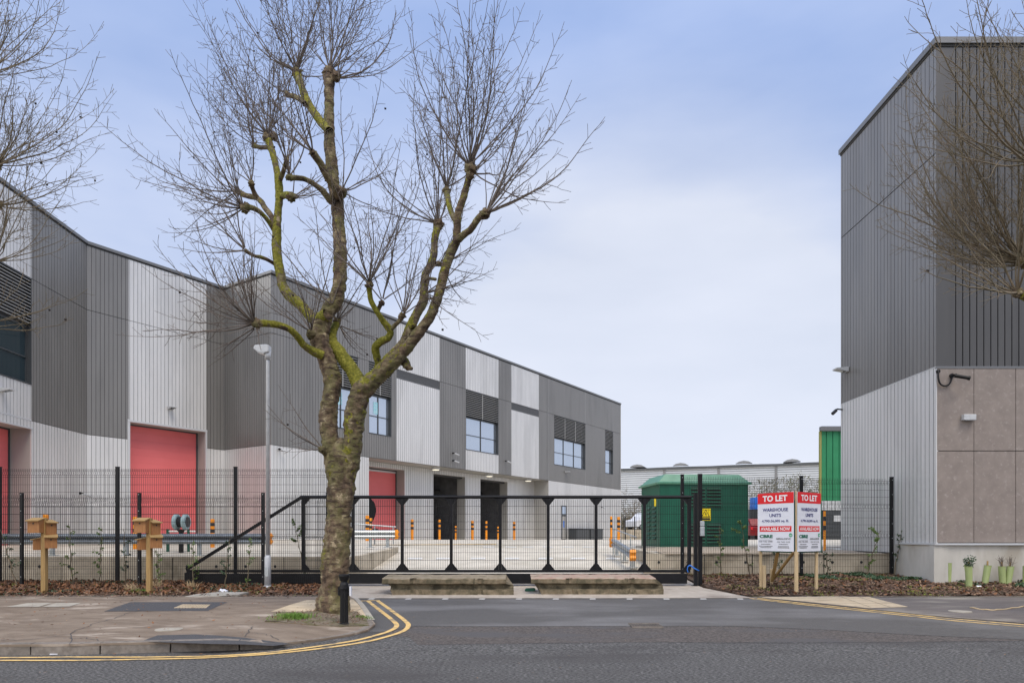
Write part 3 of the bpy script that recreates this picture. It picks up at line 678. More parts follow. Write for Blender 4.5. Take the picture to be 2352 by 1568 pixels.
# doors
def opening(W, a0, a1, zt, dep, mat_rev, name, shut=True, room=0):
    b = MB()
    for a in (a0, a1): b.add([W.at(a,Z0,0.06), W.at(a,zt,0.06), W.at(a,zt,dep), W.at(a,Z0,dep)], [(0,1,2,3)])
    b.add([W.at(a0,zt,.06), W.at(a1,zt,.06), W.at(a1,zt,dep), W.at(a0,zt,dep)], [(0,1,2,3)])
    b.build('door_reveal', mat_rev, wh)
    if shut:
        d = MB(); n = 16
        for i in range(n):
            z = Z0+(zt-Z0)*i/n; zz = Z0+(zt-Z0)*(i+1)/n; W.rect(d, a0, a1, z, zz-.004, dep, .04)
        W.rect(d, a0, a1, Z0, zt, dep+.025, .02)
        do = d.build(name, m_red, wh)
        k = MB(); W.rect(k, a0+.002, a0+.09, Z0, zt, dep-.03, .029); W.rect(k, a1-.09, a1-.002, Z0, zt, dep-.03, .029); W.rect(k, a0+.1, a1-.1, zt-.07, zt-.002, dep-.03, .029)
        k.build('door_guide', m_frame, do)
        return do
opening(W2, e0, e1, 7.3, .75, m_soffit, 'shutter_door')
tr_ = MB(); W2.rect(tr_, e0-.13, e0-.002, Z0, 7.42, -.03, .1); W2.rect(tr_, e1+.002, e1+.1, Z0, 7.42, -.03, .1); W2.rect(tr_, e0-.13, e1+.1, 7.3, 7.4, -.04, .1); tr_.build('door_trim', m_trim, wh)
tr_ = MB(); W1.rect(tr_, a72-6, a72+.05, 6.06, 6.12, -.03, .1); W1.rect(tr_, a72-6, a72, 4.78+1.63, 4.84+1.63, -.01, .05); tr_.build('door_trim', m_trim, wh)
opening(W1, a72-6, a72, 6.08, .9, m_soffit, 'shutter_door')
door1 = opening(W4r, bays[0][0], bays[0][1], ZH, .8, m_soffit, 'shutter_door')
k = MB(); W4r.rect(k, bays[0][0]+.1, bays[0][1]-.1, 5.88, 5.99, .74, .05); k.build('door_guide', m_trim, door1)
for a0, a1 in bays[1:]:
    opening(W4r, a0, a1, ZH, .8, m_soffit, 'door', shut=False)
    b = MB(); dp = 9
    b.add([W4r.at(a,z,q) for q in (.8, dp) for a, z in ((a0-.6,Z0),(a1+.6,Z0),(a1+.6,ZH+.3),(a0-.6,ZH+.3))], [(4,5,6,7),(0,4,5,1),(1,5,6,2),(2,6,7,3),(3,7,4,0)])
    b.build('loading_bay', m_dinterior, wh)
    b = MB(); b.bar(W4r.at(a0,Z0,5), W4r.at(a1+.5,ZH-.4,6), .25); b.bar(W4r.at(a0-.5,4.1,5.2), W4r.at(a1+.5,4.1,5.2), .22); b.bar(W4r.at((a0+a1)/2+.4,Z0,5.4), W4r.at((a0+a1)/2+.4,ZH,5.4), .2)
    for q in range(5): b.bar(W4r.at(a0-.5,5.2+q*.15,3+q), W4r.at(a1+.5,5.2+q*.15,3+q), .12)
    b.build('steel_frame', m_steel, wh)
    b = MB(); W4r.rect(b, a0, a1, ZH-.12, ZH-.01, .3, .3); b.build('shutter_roll', m_steel, wh)
Lb.build('wall_panel', [m_light, m_joint], wh); Db.build('dark_wall_panel', [m_dark, m_joint], wh)
coping(wh, [(W1, 0, .02), (W2, .02, .02), (W3, 0, .13), (W4, -.30, .06)], Z_TOP, .21)
back = [(C5+NP*26), Vector((-50, 70)), Vector((-45, 16))]
foot = [C1, C2, C3, C4, C5]+back
b = MB(); pl = [(p.x, p.y) for p in foot]; tr_t = tessellate_polygon([[Vector((x, y, 0)) for x, y in pl]])
b.add([(x, y, Z_TOP+.12) for x, y in pl], [tuple(t) for t in tr_t]); b.build('roof', m_cop, wh)
b = MB(); W5 = Wall(C5, C5+NP*26)
for a, c in ((C5, back[0]), (back[0], back[1]), (back[1], back[2]), (back[2], C1)):
    b.add([(a.x,a.y,.9),(c.x,c.y,.9),(c.x,c.y,Z_TOP),(a.x,a.y,Z_TOP)], [(0,1,2,3)])
W4.rect(b, W4.L-.001, W4.L+.05, Z0, Z_TOP, -.015, .12)
b.build('rear_wall', m_light, wh)
for u0, u1, v0, v1 in ((782,791,898,926),(863,873,920,948)):
    a0, a1 = W4.su(u0), W4.su(u1); y = W4.at(a0, 0).y; nb_ = MB(); W4.rect(nb_, a0, a1, CZ+(HV-v1)/F*y, CZ+(HV-v0)/F*y, .205, .006); nb_.build('notice', m_notice, wh)
# numeral 2 on the red door in the recess
def text_mesh(body, w, h, bold=0.0, narrow=None):
    cu = bpy.data.curves.new('t', 'FONT'); cu.body = body; cu.size = 1; cu.offset = bold; cu.resolution_u = 3
    o = bpy.data.objects.new('t', cu); COL.objects.link(o); dg = bpy.context.evaluated_depsgraph_get(); me = bpy.data.meshes.new_from_object(o.evaluated_get(dg))
    bpy.data.objects.remove(o); V = [v.co.copy() for v in me.vertices]; Fc = [tuple(p.vertices) for p in me.polygons]; bpy.data.meshes.remove(me)
    x0, x1 = min(v.x for v in V), max(v.x for v in V); y0, y1 = min(v.y for v in V), max(v.y for v in V)
    return [((v.x-x0)/(x1-x0)*w, (v.y-y0)/(y1-y0)*h) for v in V], Fc
V, Fc = text_mesh('2', 2.1, 2.65, .03)
sA = W4r.su(869, .8)-2.1
b = MB(); b.add([W4r.at(sA+x, 1.5+y, .793) for x, y in V if True], Fc); b.build('number', m_black, door1, fix=False)
# personnel door, cabinet
pd0, pd1 = s(1289), s(1301)
b = MB(); W4.rect(b, pd0, pd1, 1.1, 4.3, -.012, .05); pdoor = b.build('door', m_frame, wh)
b = MB(); W4.rect(b, pd0+.15, pd1-.2, 1.25, 3.3, -.02, .007); b.build('door_panel', m_soffit, pdoor); b = MB(); W4.rect(b, pd0+.15, pd1-.2, 3.5, 4.2, -.02, .007); b.build('pane', m_glass, pdoor)
b = MB(); W4.rect(b, pd0+.35, pd1-.4, 2.3, 2.9, -.028, .007); b.build('notice', m_blue, pdoor)

# wall fittings
def floodlight(W, a, z, label, lit=False):
    b = MB(); p = W.at(a, z, -.02); n3 = Vector((W.n.x, W.n.y, 0)); d3 = Vector((W.d.x, W.d.y, 0))
    rt = empty('wall_light', W.at(a, z, 0), label, 'wall light', 'lights on the cladding')
    b.add([p+d3*i*.14+Vector((0,0,j))+n3*k for k, j0, j1 in ((0,-.1,.06),(.42,-.02,.03)) for i, j in ((-1,j0),(1,j0),(1,j1),(-1,j1))], [(3,2,1,0),(4,5,6,7),(0,1,5,4),(1,2,6,5),(2,3,7,6),(3,0,4,7)])
    b.build('housing', m_lamp, rt, bevel=.01)
    g = MB(); g.add([p+d3*i*.11+n3*k+Vector((0,0,-.105+.082*k/.42)) for k in (.08,.38) for i in (-1,1)], [(0,1,3,2)]); g.build('lens', m_glassd if not lit else m_lit, rt)
    return rt
def camera_on(W, a, z, label, col=m_black, long=False):
    rt = empty('security_camera', W.at(a, z, 0), label, 'security camera', 'cameras on the walls')
    n3 = Vector((W.n.x, W.n.y, 0)); d3 = Vector((W.d.x, W.d.y, 0)); p = W.at(a, z, 0)
    b = MB(); b.tube([p+n3*.0, p+n3*.05], .06, 12); b.tube([p+n3*.04, p+n3*.2, p+n3*.22+Vector((0,0,-.03))], .022, 8); b.build('bracket', col, rt)
    q = p+n3*.22+Vector((0,0,-.04)); b = MB(); b.tube([q-d3*.05, q+d3*.24+n3*.12+Vector((0,0,-.09))], [.05,.045], 12); b.tube([q+d3*.22+n3*.11+Vector((0,0,-.082)), q+d3*.27+n3*.13+Vector((0,0,-.1))], [.055,.055], 12); b.build('camera_body', m_lamp if col is m_black and not long else col, rt)
    if long:
        b = MB(); b.smooth = True; pts = [p+n3*.03-d3*.36+Vector((0,0,.12)), p+n3*.05-d3*.37+Vector((0,0,-.04)), p+n3*.05-d3*.33+Vector((0,0,-.2)), p+n3*.05-d3*.22+Vector((0,0,-.27)), p+n3*.05-d3*.08+Vector((0,0,-.22)), p+n3*.04-d3*.01+Vector((0,0,-.06))]
        b.tube([Vector(x) for x in crom([tuple(q) for q in pts], 4)], .022, 8); b.tube([pts[0]-n3*.03, pts[0]+n3*.02], .05, 12); b.build('cable', col, rt)
    return rt
def wz(W, u, v, dep=0):
    a = W.su(u, dep); p = W.at(a, 0, dep); return a, CZ+(HV-v)/F*p.y
a, z = wz(W2, 390, 935); floodlight(W2, a, z, 'small grey floodlight above the nearer full red shutter door')
a, z = wz(W1, 3, 893); floodlight(W1, a, z, 'floodlight at the left edge under the big louvred window')
a, z = wz(W4, 1299, 1082); floodlight(W4, a, z, 'floodlight under the three pane window of the upper floor')
a, z = wz(W1, 183, 1131); camera_on(W1, a, z, 'camera on a bent bracket low on the left wall behind the fence', m_black)
a, z = wz(W4, 641, 1030); camera_on(W4, a, z, 'camera just right of the grey street lamp column')
a, z = wz(W4, 1040, 1039); camera_on(W4, a, z, 'pale camera, upper of the pair above the loading bays')
a, z = wz(W4, 1040, 1056); camera_on(W4, a, z, 'dark camera, lower of the pair above the loading bays', m_black)
a, z = wz(W4, 1161, 1057); camera_on(W4, a, z, 'pale camera on the narrow dark strip above the second bay')
a, z = wz(W4, 1381, 1163); camera_on(W4, a, z, 'camera low on the pale wall near the far corner of the warehouse')
for u, v, l in ((1001,1078,'first'),(1124,1093,'middle'),(1213,1103,'last')):
    a = W4.su(u, .7); p = W4.at(a, Z_SOF, .7); rt = empty('soffit_lamp', p, f'{l} round lamp under the overhang from left to right', 'ceiling lamp', 'lamps under the overhang')
    b = MB(); b.tube([p-Vector((0,0,.012)), p-Vector((0,0,.16))], .3, 20); b.build('housing', m_trim, rt); b = MB(); b.tube([p-Vector((0,0,.161)), p-Vector((0,0,.2))], [.25,.22], 20); b.build('diffuser', m_lit, rt)

# ---- the building on the right
rb = empty('office_building', (11.18, 18, .3), 'tall grey clad building corner with brown panels at its foot, on the right', 'building')
RS = Wall((11.18, 23.2), (11.18, 18)); RF = Wall((11.18, 18), (34, 18)); RZ = 6.05; RT = 14.49; RJ = 11.7
lb, db = MB(), MB()
RS.ribs(db, 0, RS.L, RZ+.03, RJ-.015, .185, start=.1); RS.ribs(db, 0, RS.L, RJ+.015, RT, .185, start=.1)
gl = RS.L-1.72
RS.ribs(lb, 0, RS.L, 1.42, RZ-.0, .185, start=.1); RS.ribs(lb, 0, gl, 1.12, 1.42, .185, start=.1)
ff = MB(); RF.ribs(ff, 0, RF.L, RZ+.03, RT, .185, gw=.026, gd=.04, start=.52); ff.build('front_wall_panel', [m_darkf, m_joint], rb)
lb.build('wall_panel', [m_light, m_joint], rb); db.build('dark_wall_panel', [m_dark, m_joint], rb)
b = MB(); xs = [0]+[RF.su(u) for u in (2237, 2333)]; 
while xs[-1] < 22: xs.append(xs[-1]+1.1)
b.mi = 1; RF.rect(b, 0.02, RF.L, 1.42, RZ, .06, .02); b.mi = 0
for i in range(len(xs)-1):
    for z0, z1 in ((1.44, 3.84), (3.86, RZ-.03)): RF.rect(b, xs[i]+(.03 if i == 0 else .008), xs[i+1]-.008, z0, z1, 0, .05)
b.build('brown_wall_panel', [m_brown, m_joint], rb)
b = MB(); RF.rect(b, -.03, RF.L, 1.37, 1.42, -.06, .1);  RS.rect(b, gl, RS.L+.05, 1.37, 1.42, -.06, .1); RS.rect(b, 0, RS.L, RZ, RZ+.025, -.008, .05)
b.build('flashing', m_trim, rb); b = MB(); RF.rect(b, 0, RF.L, RZ-.028, RZ+.028, -.01, .05); b.build('flashing', m_cop, rb)
b = MB(); b.box(11.2, 18.015, 0, 34, 18.3, 1.365); b.box(11.16, 18.0, 0, 11.5, 19.95, 1.368); b.build('plinth', m_plinth, rb)
b = MB(); b.box(11.12, 17.985, 0, 11.38, 18.2, 1.362); b.build('plinth_corner', m_plinth, rb)
coping(rb, [(RS, .06, .06), (RF, -.39, 0)], RT, .23)
b = MB(); b.box(11.3, 18.1, 1.2, 34, 23.14, RT+.1); b.build('core', m_joint, rb)
b = MB(); b.box(34, 17.9, 0, 34.1, 23.2, RT); b.box(11.2, 23.15, 0, 34.1, 23.25, RT); b.build('rear_wall', m_dark, rb)
a, z = wz(RS, 1942, 849); 
def side_light():
    rt = floodlight(RS, RS.L-4.75, z, 'long grey wall light high on the left side of the tall right building'); return rt
side_light()
a, z = wz(RF, 2176, 862); camera_on(RF, a+.1, z, 'black camera with looping cable at the top of the brown panels', m_black, True)
p = P(1925, 943, 23.3); rt = empty('security_camera', (11.18, 23.2, p.z), 'small dark camera sticking out at the far left edge of the right building', 'security camera', 'cameras on the walls')
b = MB(); b.tube([(11.2,23.1,p.z+.02),(11.0,23.1,p.z+.04),(10.95,23.1,p.z)], .025, 8); b.build('bracket', m_black, rt); b = MB(); b.tube([(10.97,23.1,p.z+.0),(10.82,23.05,p.z-.13)], .055, 10); b.build('camera_body', m_steel, rt)
a, z = wz(RF, 2223, 958); rt = empty('wall_light', RF.at(a, z), 'grey box light on the joint of the brown panels', 'wall light', 'lights on the cladding')
b = MB(); RF.rect(b, a-.18, a+.14, z-.075, z+.075, -.13, .12); b.build('housing', m_lamp, rt, bevel=.01); b = MB(); RF.rect(b, a-.15, a+.11, z-.082, z-.0755, -.12, .1); b.build('lens', m_trim, rt)

# ---- green sheeted building behind
gb = empty('green_building', (20.3, 45, 1.2), 'green sheeted building with grey ground floor glimpsed beside the tall right building', 'building')
GW = Wall((20.3, 45), (46, 45)); b = MB(); GW.ribs(b, .12, GW.L, 3.87, 8.45, .42, gw=.06, gd=.05); b.build('wall', [m_greenb, M('green_shadow', (.01,.16,.07))], gb)
b = MB(); GW.rect(b, 0, .1, 1, 8.45, -.02, .2); b.build('corner_trim', M('olive_trim', (.24,.24,.07), rough=.6), gb)
b = MB(); GW.ribs(b, .12, GW.L, 3.25, 3.86, .25, gw=.03); b.build('fascia', [m_trim, m_joint], gb)
b = MB(); b.add([(x, y, z) for z in (1, 8.44) for x, y in ((20.35,45.07),(46,45.07),(56,60),(27.6,60))], [(0,1,5,4),(1,2,6,5),(2,3,7,6),(3,0,4,7),(4,5,6,7)]); b.build('rear_wall', m_steel, gb)
b = MB(); b.prism([(20.27, 8.46), (46, 8.46), (46, 8.72), (20.27, 8.72)], (0,44.8,0), (1,0,0), (0,0,1), (0,1,0), 0, .25); b.add([(20.3,45.06,8.73),(46,45.06,8.73),(46,52,9.9),(23.6,52,9.9)], [(0,1,2,3)]); b.build('roof', m_cop, gb)
b = MB(); GW.rect(b, .4, 2.9, 1.2, 3.2, .0, .04)
for i in range(7): GW.rect(b, .42, 2.88, 1.25+i*.28, 1.27+i*.28, -.02, .02)
b.build('shutter', m_frame, gb)
b = MB(); GW.rect(b, .9, 1.4, 2.5, 2.9, -.03, .02); b.build('notice', m_trim, gb)

# ---- far big warehouse with curved roof
fw = empty('distribution_shed', (23, 150, 1), 'very large pale ribbed warehouse with a wavy roof in the far background', 'warehouse')
A_, B_ = P(1422, 1078, 150), P(1885, 1063, 136)
FW = Wall((A_.x-60*(B_.x-A_.x)/40, A_.y-60*(B_.y-A_.y)/40), (B_.x+40*(B_.x-A_.x)/40, B_.y+40*(B_.y-A_.y)/40)); ze = A_.z
b = MB(); z = 1.0
while z < ze-.3: FW.rect(b, 0, FW.L, z, z+.3, 0, .05); z += .46
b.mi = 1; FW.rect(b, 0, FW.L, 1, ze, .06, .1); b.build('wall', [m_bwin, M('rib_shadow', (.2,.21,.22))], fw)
b = MB(); a = 3
while a < FW.L: b = MB(); FW.rect(b, a, a+.5, 1, ze-.2, -.12, .1); a += 11.2; b.build('column', m_cop, fw)
b = MB(); FW.rect(b, -1, FW.L+1, ze-.25, ze+.15, -.4, .5); b.build('gutter', m_frame, fw)
b = MB(); n = 240
vs = []; 
for j, (dp, h) in enumerate(((-.3, .1), (14, 1.4), (60, 2.6))):
    for i in range(n+1):
        a = FW.L*i/n; ph = (a % 13.3)/13.3; vs.append(FW.at(a, ze+.16+h*(.5+.85*math.sin(ph*math.pi)), dp))
b.smooth = True; b.add(vs, [(j*(n+1)+i, j*(n+1)+i+1, (j+1)*(n+1)+i+1, (j+1)*(n+1)+i) for j in range(2) for i in range(n)]); b.build('roof', m_broof, fw)
b = MB(); a = 4.5; i = 0
while a < FW.L:
    c = FW.at(a, ze+1.15, 6); hw = 1.7
    pr = [(-hw, 0), (-hw*.6, .42), (0, .6), (hw*.6, .42), (hw, 0)]
    b = MB(); b.prism(pr, c, (FW.d.x, FW.d.y, 0), (0,0,1), (-FW.n.x, -FW.n.y, 0), 0, 5); b.build('roof_vent', m_cop, fw); a += (9.6 if i % 2 else 13.3); i += 1
# ------------------------------------------------------------------ fences and gate
def mesh_panel(b, x0, x1, z0, z1, y, folds=(), pitch=.05, t=.0054, hp=.2, yf=None):
    # welded mesh: vertical wires, horizontal wires, V folds near the given heights
    x = x0+pitch/2
    zs = sorted([z0, z1]+[z for f in folds for z in (f-.05, f, f+.05) if z0 < z < z1])
    def yy(z): return y-(.035 if any(abs(z-f) < .001 for f in folds) else 0)
    while x < x1:
        o = yf(x) if yf else 0
        for i in range(len(zs)-1): b.bar((x, yy(zs[i])+o, zs[i]), (x, yy(zs[i+1])+o, zs[i+1]), t)
        x += pitch
    hz = [z0+.03+k*hp for k in range(int((z1-z0)/hp)+1)]+[z-.05 for z in folds]+[z+.05 for z in folds]
    for z in hz:
        if z < z1:
            o0, o1 = (yf(x0), yf(x1)) if yf else (0, 0); b.bar((x0, yy(z)+o0-.004, z), (x1, yy(z)+o1-.004, z), t*1.15)
def post(root, x, y, z0, z1, w=.07, d=.07, studs=True):
    b = MB(); b.cbox((x, y, (z0+z1)/2), (w, d, z1-z0)); b.cbox((x, y, z1+.006), (w+.01, d+.01, .012))
    b.mi = 1
    if studs:
        z = z0+.35
        while z < z1: b.tube([(x, y-d/2-.006, z), (x, y-d/2, z)], .011, 6); z += .42
    return b.build('post', [m_blackgate, m_galv], root)
# nearer, lower fence on the left
fy = 17.45; root = empty('mesh_fence', (-4.6, fy, .3), 'lower nearer black welded mesh fence on the left, its posts in front of the gate', 'fence')
zt = CZ+(HV-1131)/F*fy; pxs = [(50-CU)/F*fy, (320-CU)/F*fy, (604.5-CU)/F*fy]; sp = pxs[1]-pxs[0]; pxs = [pxs[0]-3*sp, pxs[0]-2*sp, pxs[0]-sp]+pxs; xe = (752-CU)/F*fy
ends = pxs+[xe]
for i in range(len(ends)-1):
    b = MB(); mesh_panel(b, ends[i]+.04, ends[i+1]-.04, .34, zt-.04, fy+.045, folds=(zt-.16, 1.55)); b.build('mesh_panel', m_wire, root)
for x in pxs+[xe]: post(root, x, fy, .22, zt)
# taller fence behind on the left
fy = 18.35; root = empty('mesh_fence', (-5, fy, .3), 'taller black welded mesh fence on the left, behind the lower one', 'fence')
zt = CZ+(HV-1071)/F*fy; a0 = (270-CU)/F*fy; a1 = (541-CU)/F*fy; sp = a1-a0; pxs = [a0-3*sp, a0-2*sp, a0-sp, a0, a1]; xe = (757-CU)/F*fy; ends = pxs+[xe]
for i in range(len(ends)-1):
    b = MB(); mesh_panel(b, ends[i]+.045, ends[i+1]-.045, .36, zt-.04, fy+.05, folds=(zt-.16, 1.6, 2.45)); b.build('mesh_panel', m_wire, root)
for x in pxs+[xe]: post(root, x, fy, .22, zt, .08, .08, False)
# right fence
root = empty('mesh_fence', (4.7, 19.0, .4), 'black welded mesh fence on the right running from the gate to the tall building', 'fence')
def ry(x): return 18.9+(x-4.7)*.135
zt = 3.3; R_px = [(u-CU)/F*(18.9+((u-1567)/498.)*.9) for u in (1567, 1840, 2047)]
ends = R_px+[11.1]
for i in range(len(ends)-1):
    b = MB(); mesh_panel(b, ends[i]+.045, ends[i+1]-.03, .5, zt-.04, 0, folds=(zt-.16, 1.62, 2.45), yf=lambda x: ry(x)+.05); b.build('mesh_panel', m_wire, root)
for x in R_px: post(root, x, ry(x), .35, zt, .08, .08)
# sliding gate
GY = 17.72; gate = empty('sliding_gate', (0, GY, .3), 'long black cantilever sliding gate of framed mesh bays across the entrance', 'gate')
gx = lambda u: (u-CU)/F*GY; gz = lambda v: CZ+(HV-v)/F*GY
gp_u = [697, 811, 924, 1036.5, 1149, 1259, 1369, 1480, 1583]; zt, zb = gz(1141.5), gz(1309.5)
b = MB(); b.tube([(gx(690), GY, zt+.02), (gx(1588), GY, zt+.02)], .045, 10); b.build('top_rail', m_blackgate, gate)
b = MB(); b.box(gx(1585)-.0, GY-.04, zb-.035, gx(430), GY+.04, zb+.035); b.build('bottom_rail', m_blackgate, gate)
b = MB(); b.box(gx(455), GY-.07, gz(1338), gx(1577), GY+.07, gz(1315)); b.mi = 0; b.box(gx(425), GY-.035, gz(1337), gx(455)-.002, GY+.035, zb-.037); b.build('track_beam', m_blackgate, gate, bevel=.012)
b = MB(); b.bar((gx(428), GY, zb+.04), (gx(692), GY, zt+.01), .075); b.build('brace', m_blackgate, gate)
for i, u in enumerate(gp_u):
    b = MB(); x = gx(u); b.box(x-.038, GY-.038, zb+.036, x+.038, GY+.038, zt-.02)
    b.build('upright', m_blackgate, gate)
    b = MB()
    for sx in (-1, 1):
        if (i == 0 and sx < 0) or (i == len(gp_u)-1 and sx > 0): continue
        for z, sz in ((zt-.025, -1), (zb+.037, 1)):
            pr = [(sx*.04, 0), (sx*.17, 0), (sx*.04, sz*.16)]
            b.prism(pr, (x, GY, z), (1,0,0), (0,0,1), (0,1,0), -.02, .02)
    b.build('gusset', m_blackgate, gate)
for i in range(len(gp_u)-1):
    b = MB(); mesh_panel(b, gx(gp_u[i])+.05, gx(gp_u[i+1])-.05, zb+.05, zt-.05, GY, pitch=.0575, t=.0068); b.build('mesh_panel', m_wire, gate)
# gate receiving posts at the right end
gpst = empty('gate_post', (gx(1606), GY+.05, .3), 'tall pair of black gate posts with grey keypad at the right end of the gate', 'gate post')
b = MB(); x = gx(1609); b.box(x-.05, GY-.0, .3, x+.05, GY+.1, gz(1086)); b.build('tall_post', m_blackgate, gpst)
b = MB(); x = gx(1597.5); b.box(x-.045, GY-.06, .3, x+.035, GY+.04, gz(1131)); b.box(x-.1, GY-.02, .28, x+.25, GY+.16, .325); b.build('guide_post', m_blackgate, gpst)
b = MB(); x = gx(1611.5); b.box(x-.055, GY-.09, gz(1229), x+.055, GY-.002, gz(1208)); b.box(x-.055, GY-.08, gz(1206.8), x+.055, GY-.002, gz(1195)); b.build('keypad', m_galv, gpst, bevel=.008)
b = MB(); b.smooth = True; pts = [(gx(1578), GY-.08, gz(1299)), (gx(1583), GY-.1, gz(1296)), (gx(1590), GY-.1, gz(1301)), (gx(1597), GY-.1, gz(1305)), (gx(1604), GY-.04, gz(1308))]
b.tube([Vector(p) for p in crom(pts, 5)], .018, 6); b.tube([Vector(p) for p in crom([pts[0], (gx(1577), GY-.07, gz(1306)), (gx(1579), GY-.07, gz(1312))], 4)], .013, 6)
tag(b.build('rope', m_blue, origin=pts[0]), 'blue rope tying the right end of the gate to its post', 'rope')

# ------------------------------------------------------------------ street lamp
def zr_(x, y): return road_z(x, y)
LX, LY = (615-CU)/F*16.9, 16.9; lz = lbed_z(LX, LY)
lamp = empty('street_lamp', (LX, LY, lz), 'grey steel street lamp column with small head, left of the big tree', 'street lamp')
lpz = lambda v: CZ+(HV-v)/F*LY
b = MB(); b.smooth = True; b.tube([(LX,LY,lpz(1273)), (LX,LY,lpz(830)), (LX,LY,lpz(822))], [.05,.042,.042], 16); b.tube([(LX,LY,lpz(824)), (LX,LY,lpz(806))], [.07,.07], 16); b.build('shaft', m_lamp, lamp)
b = MB(); b.smooth = True; b.tube([(LX,LY,lz-.05), (LX,LY,lpz(1278)), (LX,LY,lpz(1273))], [.078,.078,.05], 20); b.tube([(LX,LY,lz+.02),(LX,LY,lz+.1)], [.14,.09], 20); bs = b.build('base', m_lamp, lamp)
b = MB(); b.box(LX-.045, LY-.088, lpz(1322), LX+.045, LY-.06, lpz(1300)); b.build('access_door', m_galv, bs, bevel=.004)
b = MB(); b.prism([(-.02,.16),(-.3,.14),(-.33,.06),(-.24,-.02),(-.06,-.06),(.06,-.03),(.06,.14)], (LX,LY,lpz(806)), (1,0,0), (0,0,1), (0,1,0), -.1, .1); b.build('head', m_lamp, lamp, bevel=.02)
b = MB(); b.prism([(-.3,.05),(-.22,-.04),(-.08,-.075),(-.06,-.06),(-.24,-.015)], (LX,LY,lpz(806)), (1,0,0), (0,0,1), (0,1,0), -.085, .085); b.build('lens', m_trim, lamp)

# ------------------------------------------------------------------ cast bollard in front of the tree
bx, by = G(787, 1437, path_z); by += .1; bz = path_z(bx, by); q = by/F
bo = empty('bollard', (bx, by, bz), 'black fluted cast bollard standing in front of the big tree trunk', 'bollard')
H = (1437-1320)*q
b = MB(); n = 32; prof = []
for z, r, fl in ((-.05,.08,0),(.0,.085,0),(.03,.085,0),(.035,.072,0),(.05,.07,1),(.55,.064,1),(.6,.064,1),(.605,.072,0),(H-.24,.075,0),(H-.17,.07,0),(H-.13,.055,0),(H-.11,.055,0),(H-.1,.07,0),(H-.05,.085,0),(H-.03,.092,0),(H-.005,.09,0),(H,.08,0)): prof.append((z, r, fl))
vs = [(bx+(r*(1-.12*fl*(j % 2)))*math.cos(2*math.pi*j/n), by+(r*(1-.12*fl*(j % 2)))*math.sin(2*math.pi*j/n), bz+z) for z, r, fl in prof for j in range(n)]
b.add(vs, [(i*n+j, i*n+(j+1) % n, (i+1)*n+(j+1) % n, (i+1)*n+j) for i in range(len(prof)-1) for j in range(n)]+[tuple((len(prof)-1)*n+j for j in range(n))]); b.build('shaft', m_black, bo)
b = MB()
for sx in (-1, 1): b.prism([(0,0),(.03,.02),(.03,.14),(0,.17)], (bx+sx*.068, by, bz+H-.36), (sx,0,0), (0,0,1), (0,1,0), -.03, .03)
b.build('lug', m_black, bo)
b = MB(); b.prism([(0,0),(.02,0),(.02,.15),(0,.15)], (bx+.099, by-.045, bz+H-.35), (1,0,0), (0,0,1), (0,1,0), 0, .09); b.build('reflector', m_swhite, bo)

# ------------------------------------------------------------------ concrete blocks in front of the gate
m_blockd = M('block_recess_dark', (.11,.088,.052), (.17,.14,.09), scale=8, rough=.95, bump=.9, bscale=22, c3=(.05,.042,.025), scale3=5, lo3=.42, hi3=.62)  # darker tone for the recessed course and casting slots
def block(name, u0, u1, vb, label, mats, seed, ribs_x):
    x0, yb = G(u0, vb, road_z); x1 = x0+(u1-u0)/F*yb; L = x1-x0; z = road_z(0, yb)-.01; rr = random.Random(seed)
    b = MB(); nx, H, D = 72, .405, .8
    # section: (y, z) outline; front has three courses with recesses
    sec = [(0.03, .0), (.0, .02), (.0, .135), (.05, .15), (.075, .165), (.08, .245), (.0, .27), (-.03, .285), (-.03, .385), (-.01, .405), (D-.02, .45), (D, .43), (D, .0)]
    vs = []; n = len(sec)
    for i in range(nx+1):
        t = i/nx; x = t*L
        for (y, zz) in sec:
            up = zz/.405; xl = (.09 if zz > .25 else .27 if zz > .12 else .33)-.09; xr = -.18 if zz > .25 else 0.0
            xx = xl+(L+xr-xl)*t if True else x
            groove = any(abs(xx-c*L) < .06 for c in ribs_x) and y < .04 and zz > .01
            yy = y+(.05 if groove and zz < .4 else 0)
            nn = noise.noise(Vector((xx*3+seed, yy*5, zz*7)))*.014+noise.noise(Vector((xx*14+seed, yy*14, zz*14)))*.006
            vs.append((x0+xx+nn, yb+yy+nn*.8, z+zz+nn))
    fs = [(i*n+j, (i+1)*n+j, (i+1)*n+(j+1) % n, i*n+(j+1) % n) for i in range(nx) for j in range(n)]
    b.add(vs, fs); b.add([vs[j] for j in range(n)], [tuple(range(n))]); b.add([vs[nx*n+j] for j in range(n)], [tuple(range(n))[::-1]])
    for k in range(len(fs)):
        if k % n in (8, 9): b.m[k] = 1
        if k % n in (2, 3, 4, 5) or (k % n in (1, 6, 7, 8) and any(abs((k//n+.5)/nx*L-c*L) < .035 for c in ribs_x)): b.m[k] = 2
    o = b.build(name, mats, origin=(x0+L/2, yb+.4, z), bevel=.008); tag(o, label, 'concrete barrier', 'concrete blocks laid in front of the gate'); return o
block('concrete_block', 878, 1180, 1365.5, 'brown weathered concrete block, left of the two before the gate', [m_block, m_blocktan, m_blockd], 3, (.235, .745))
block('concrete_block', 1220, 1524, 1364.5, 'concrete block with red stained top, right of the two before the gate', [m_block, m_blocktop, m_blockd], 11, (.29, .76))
x, y = G(1218, 1357, road_z); z = road_z(x, y)
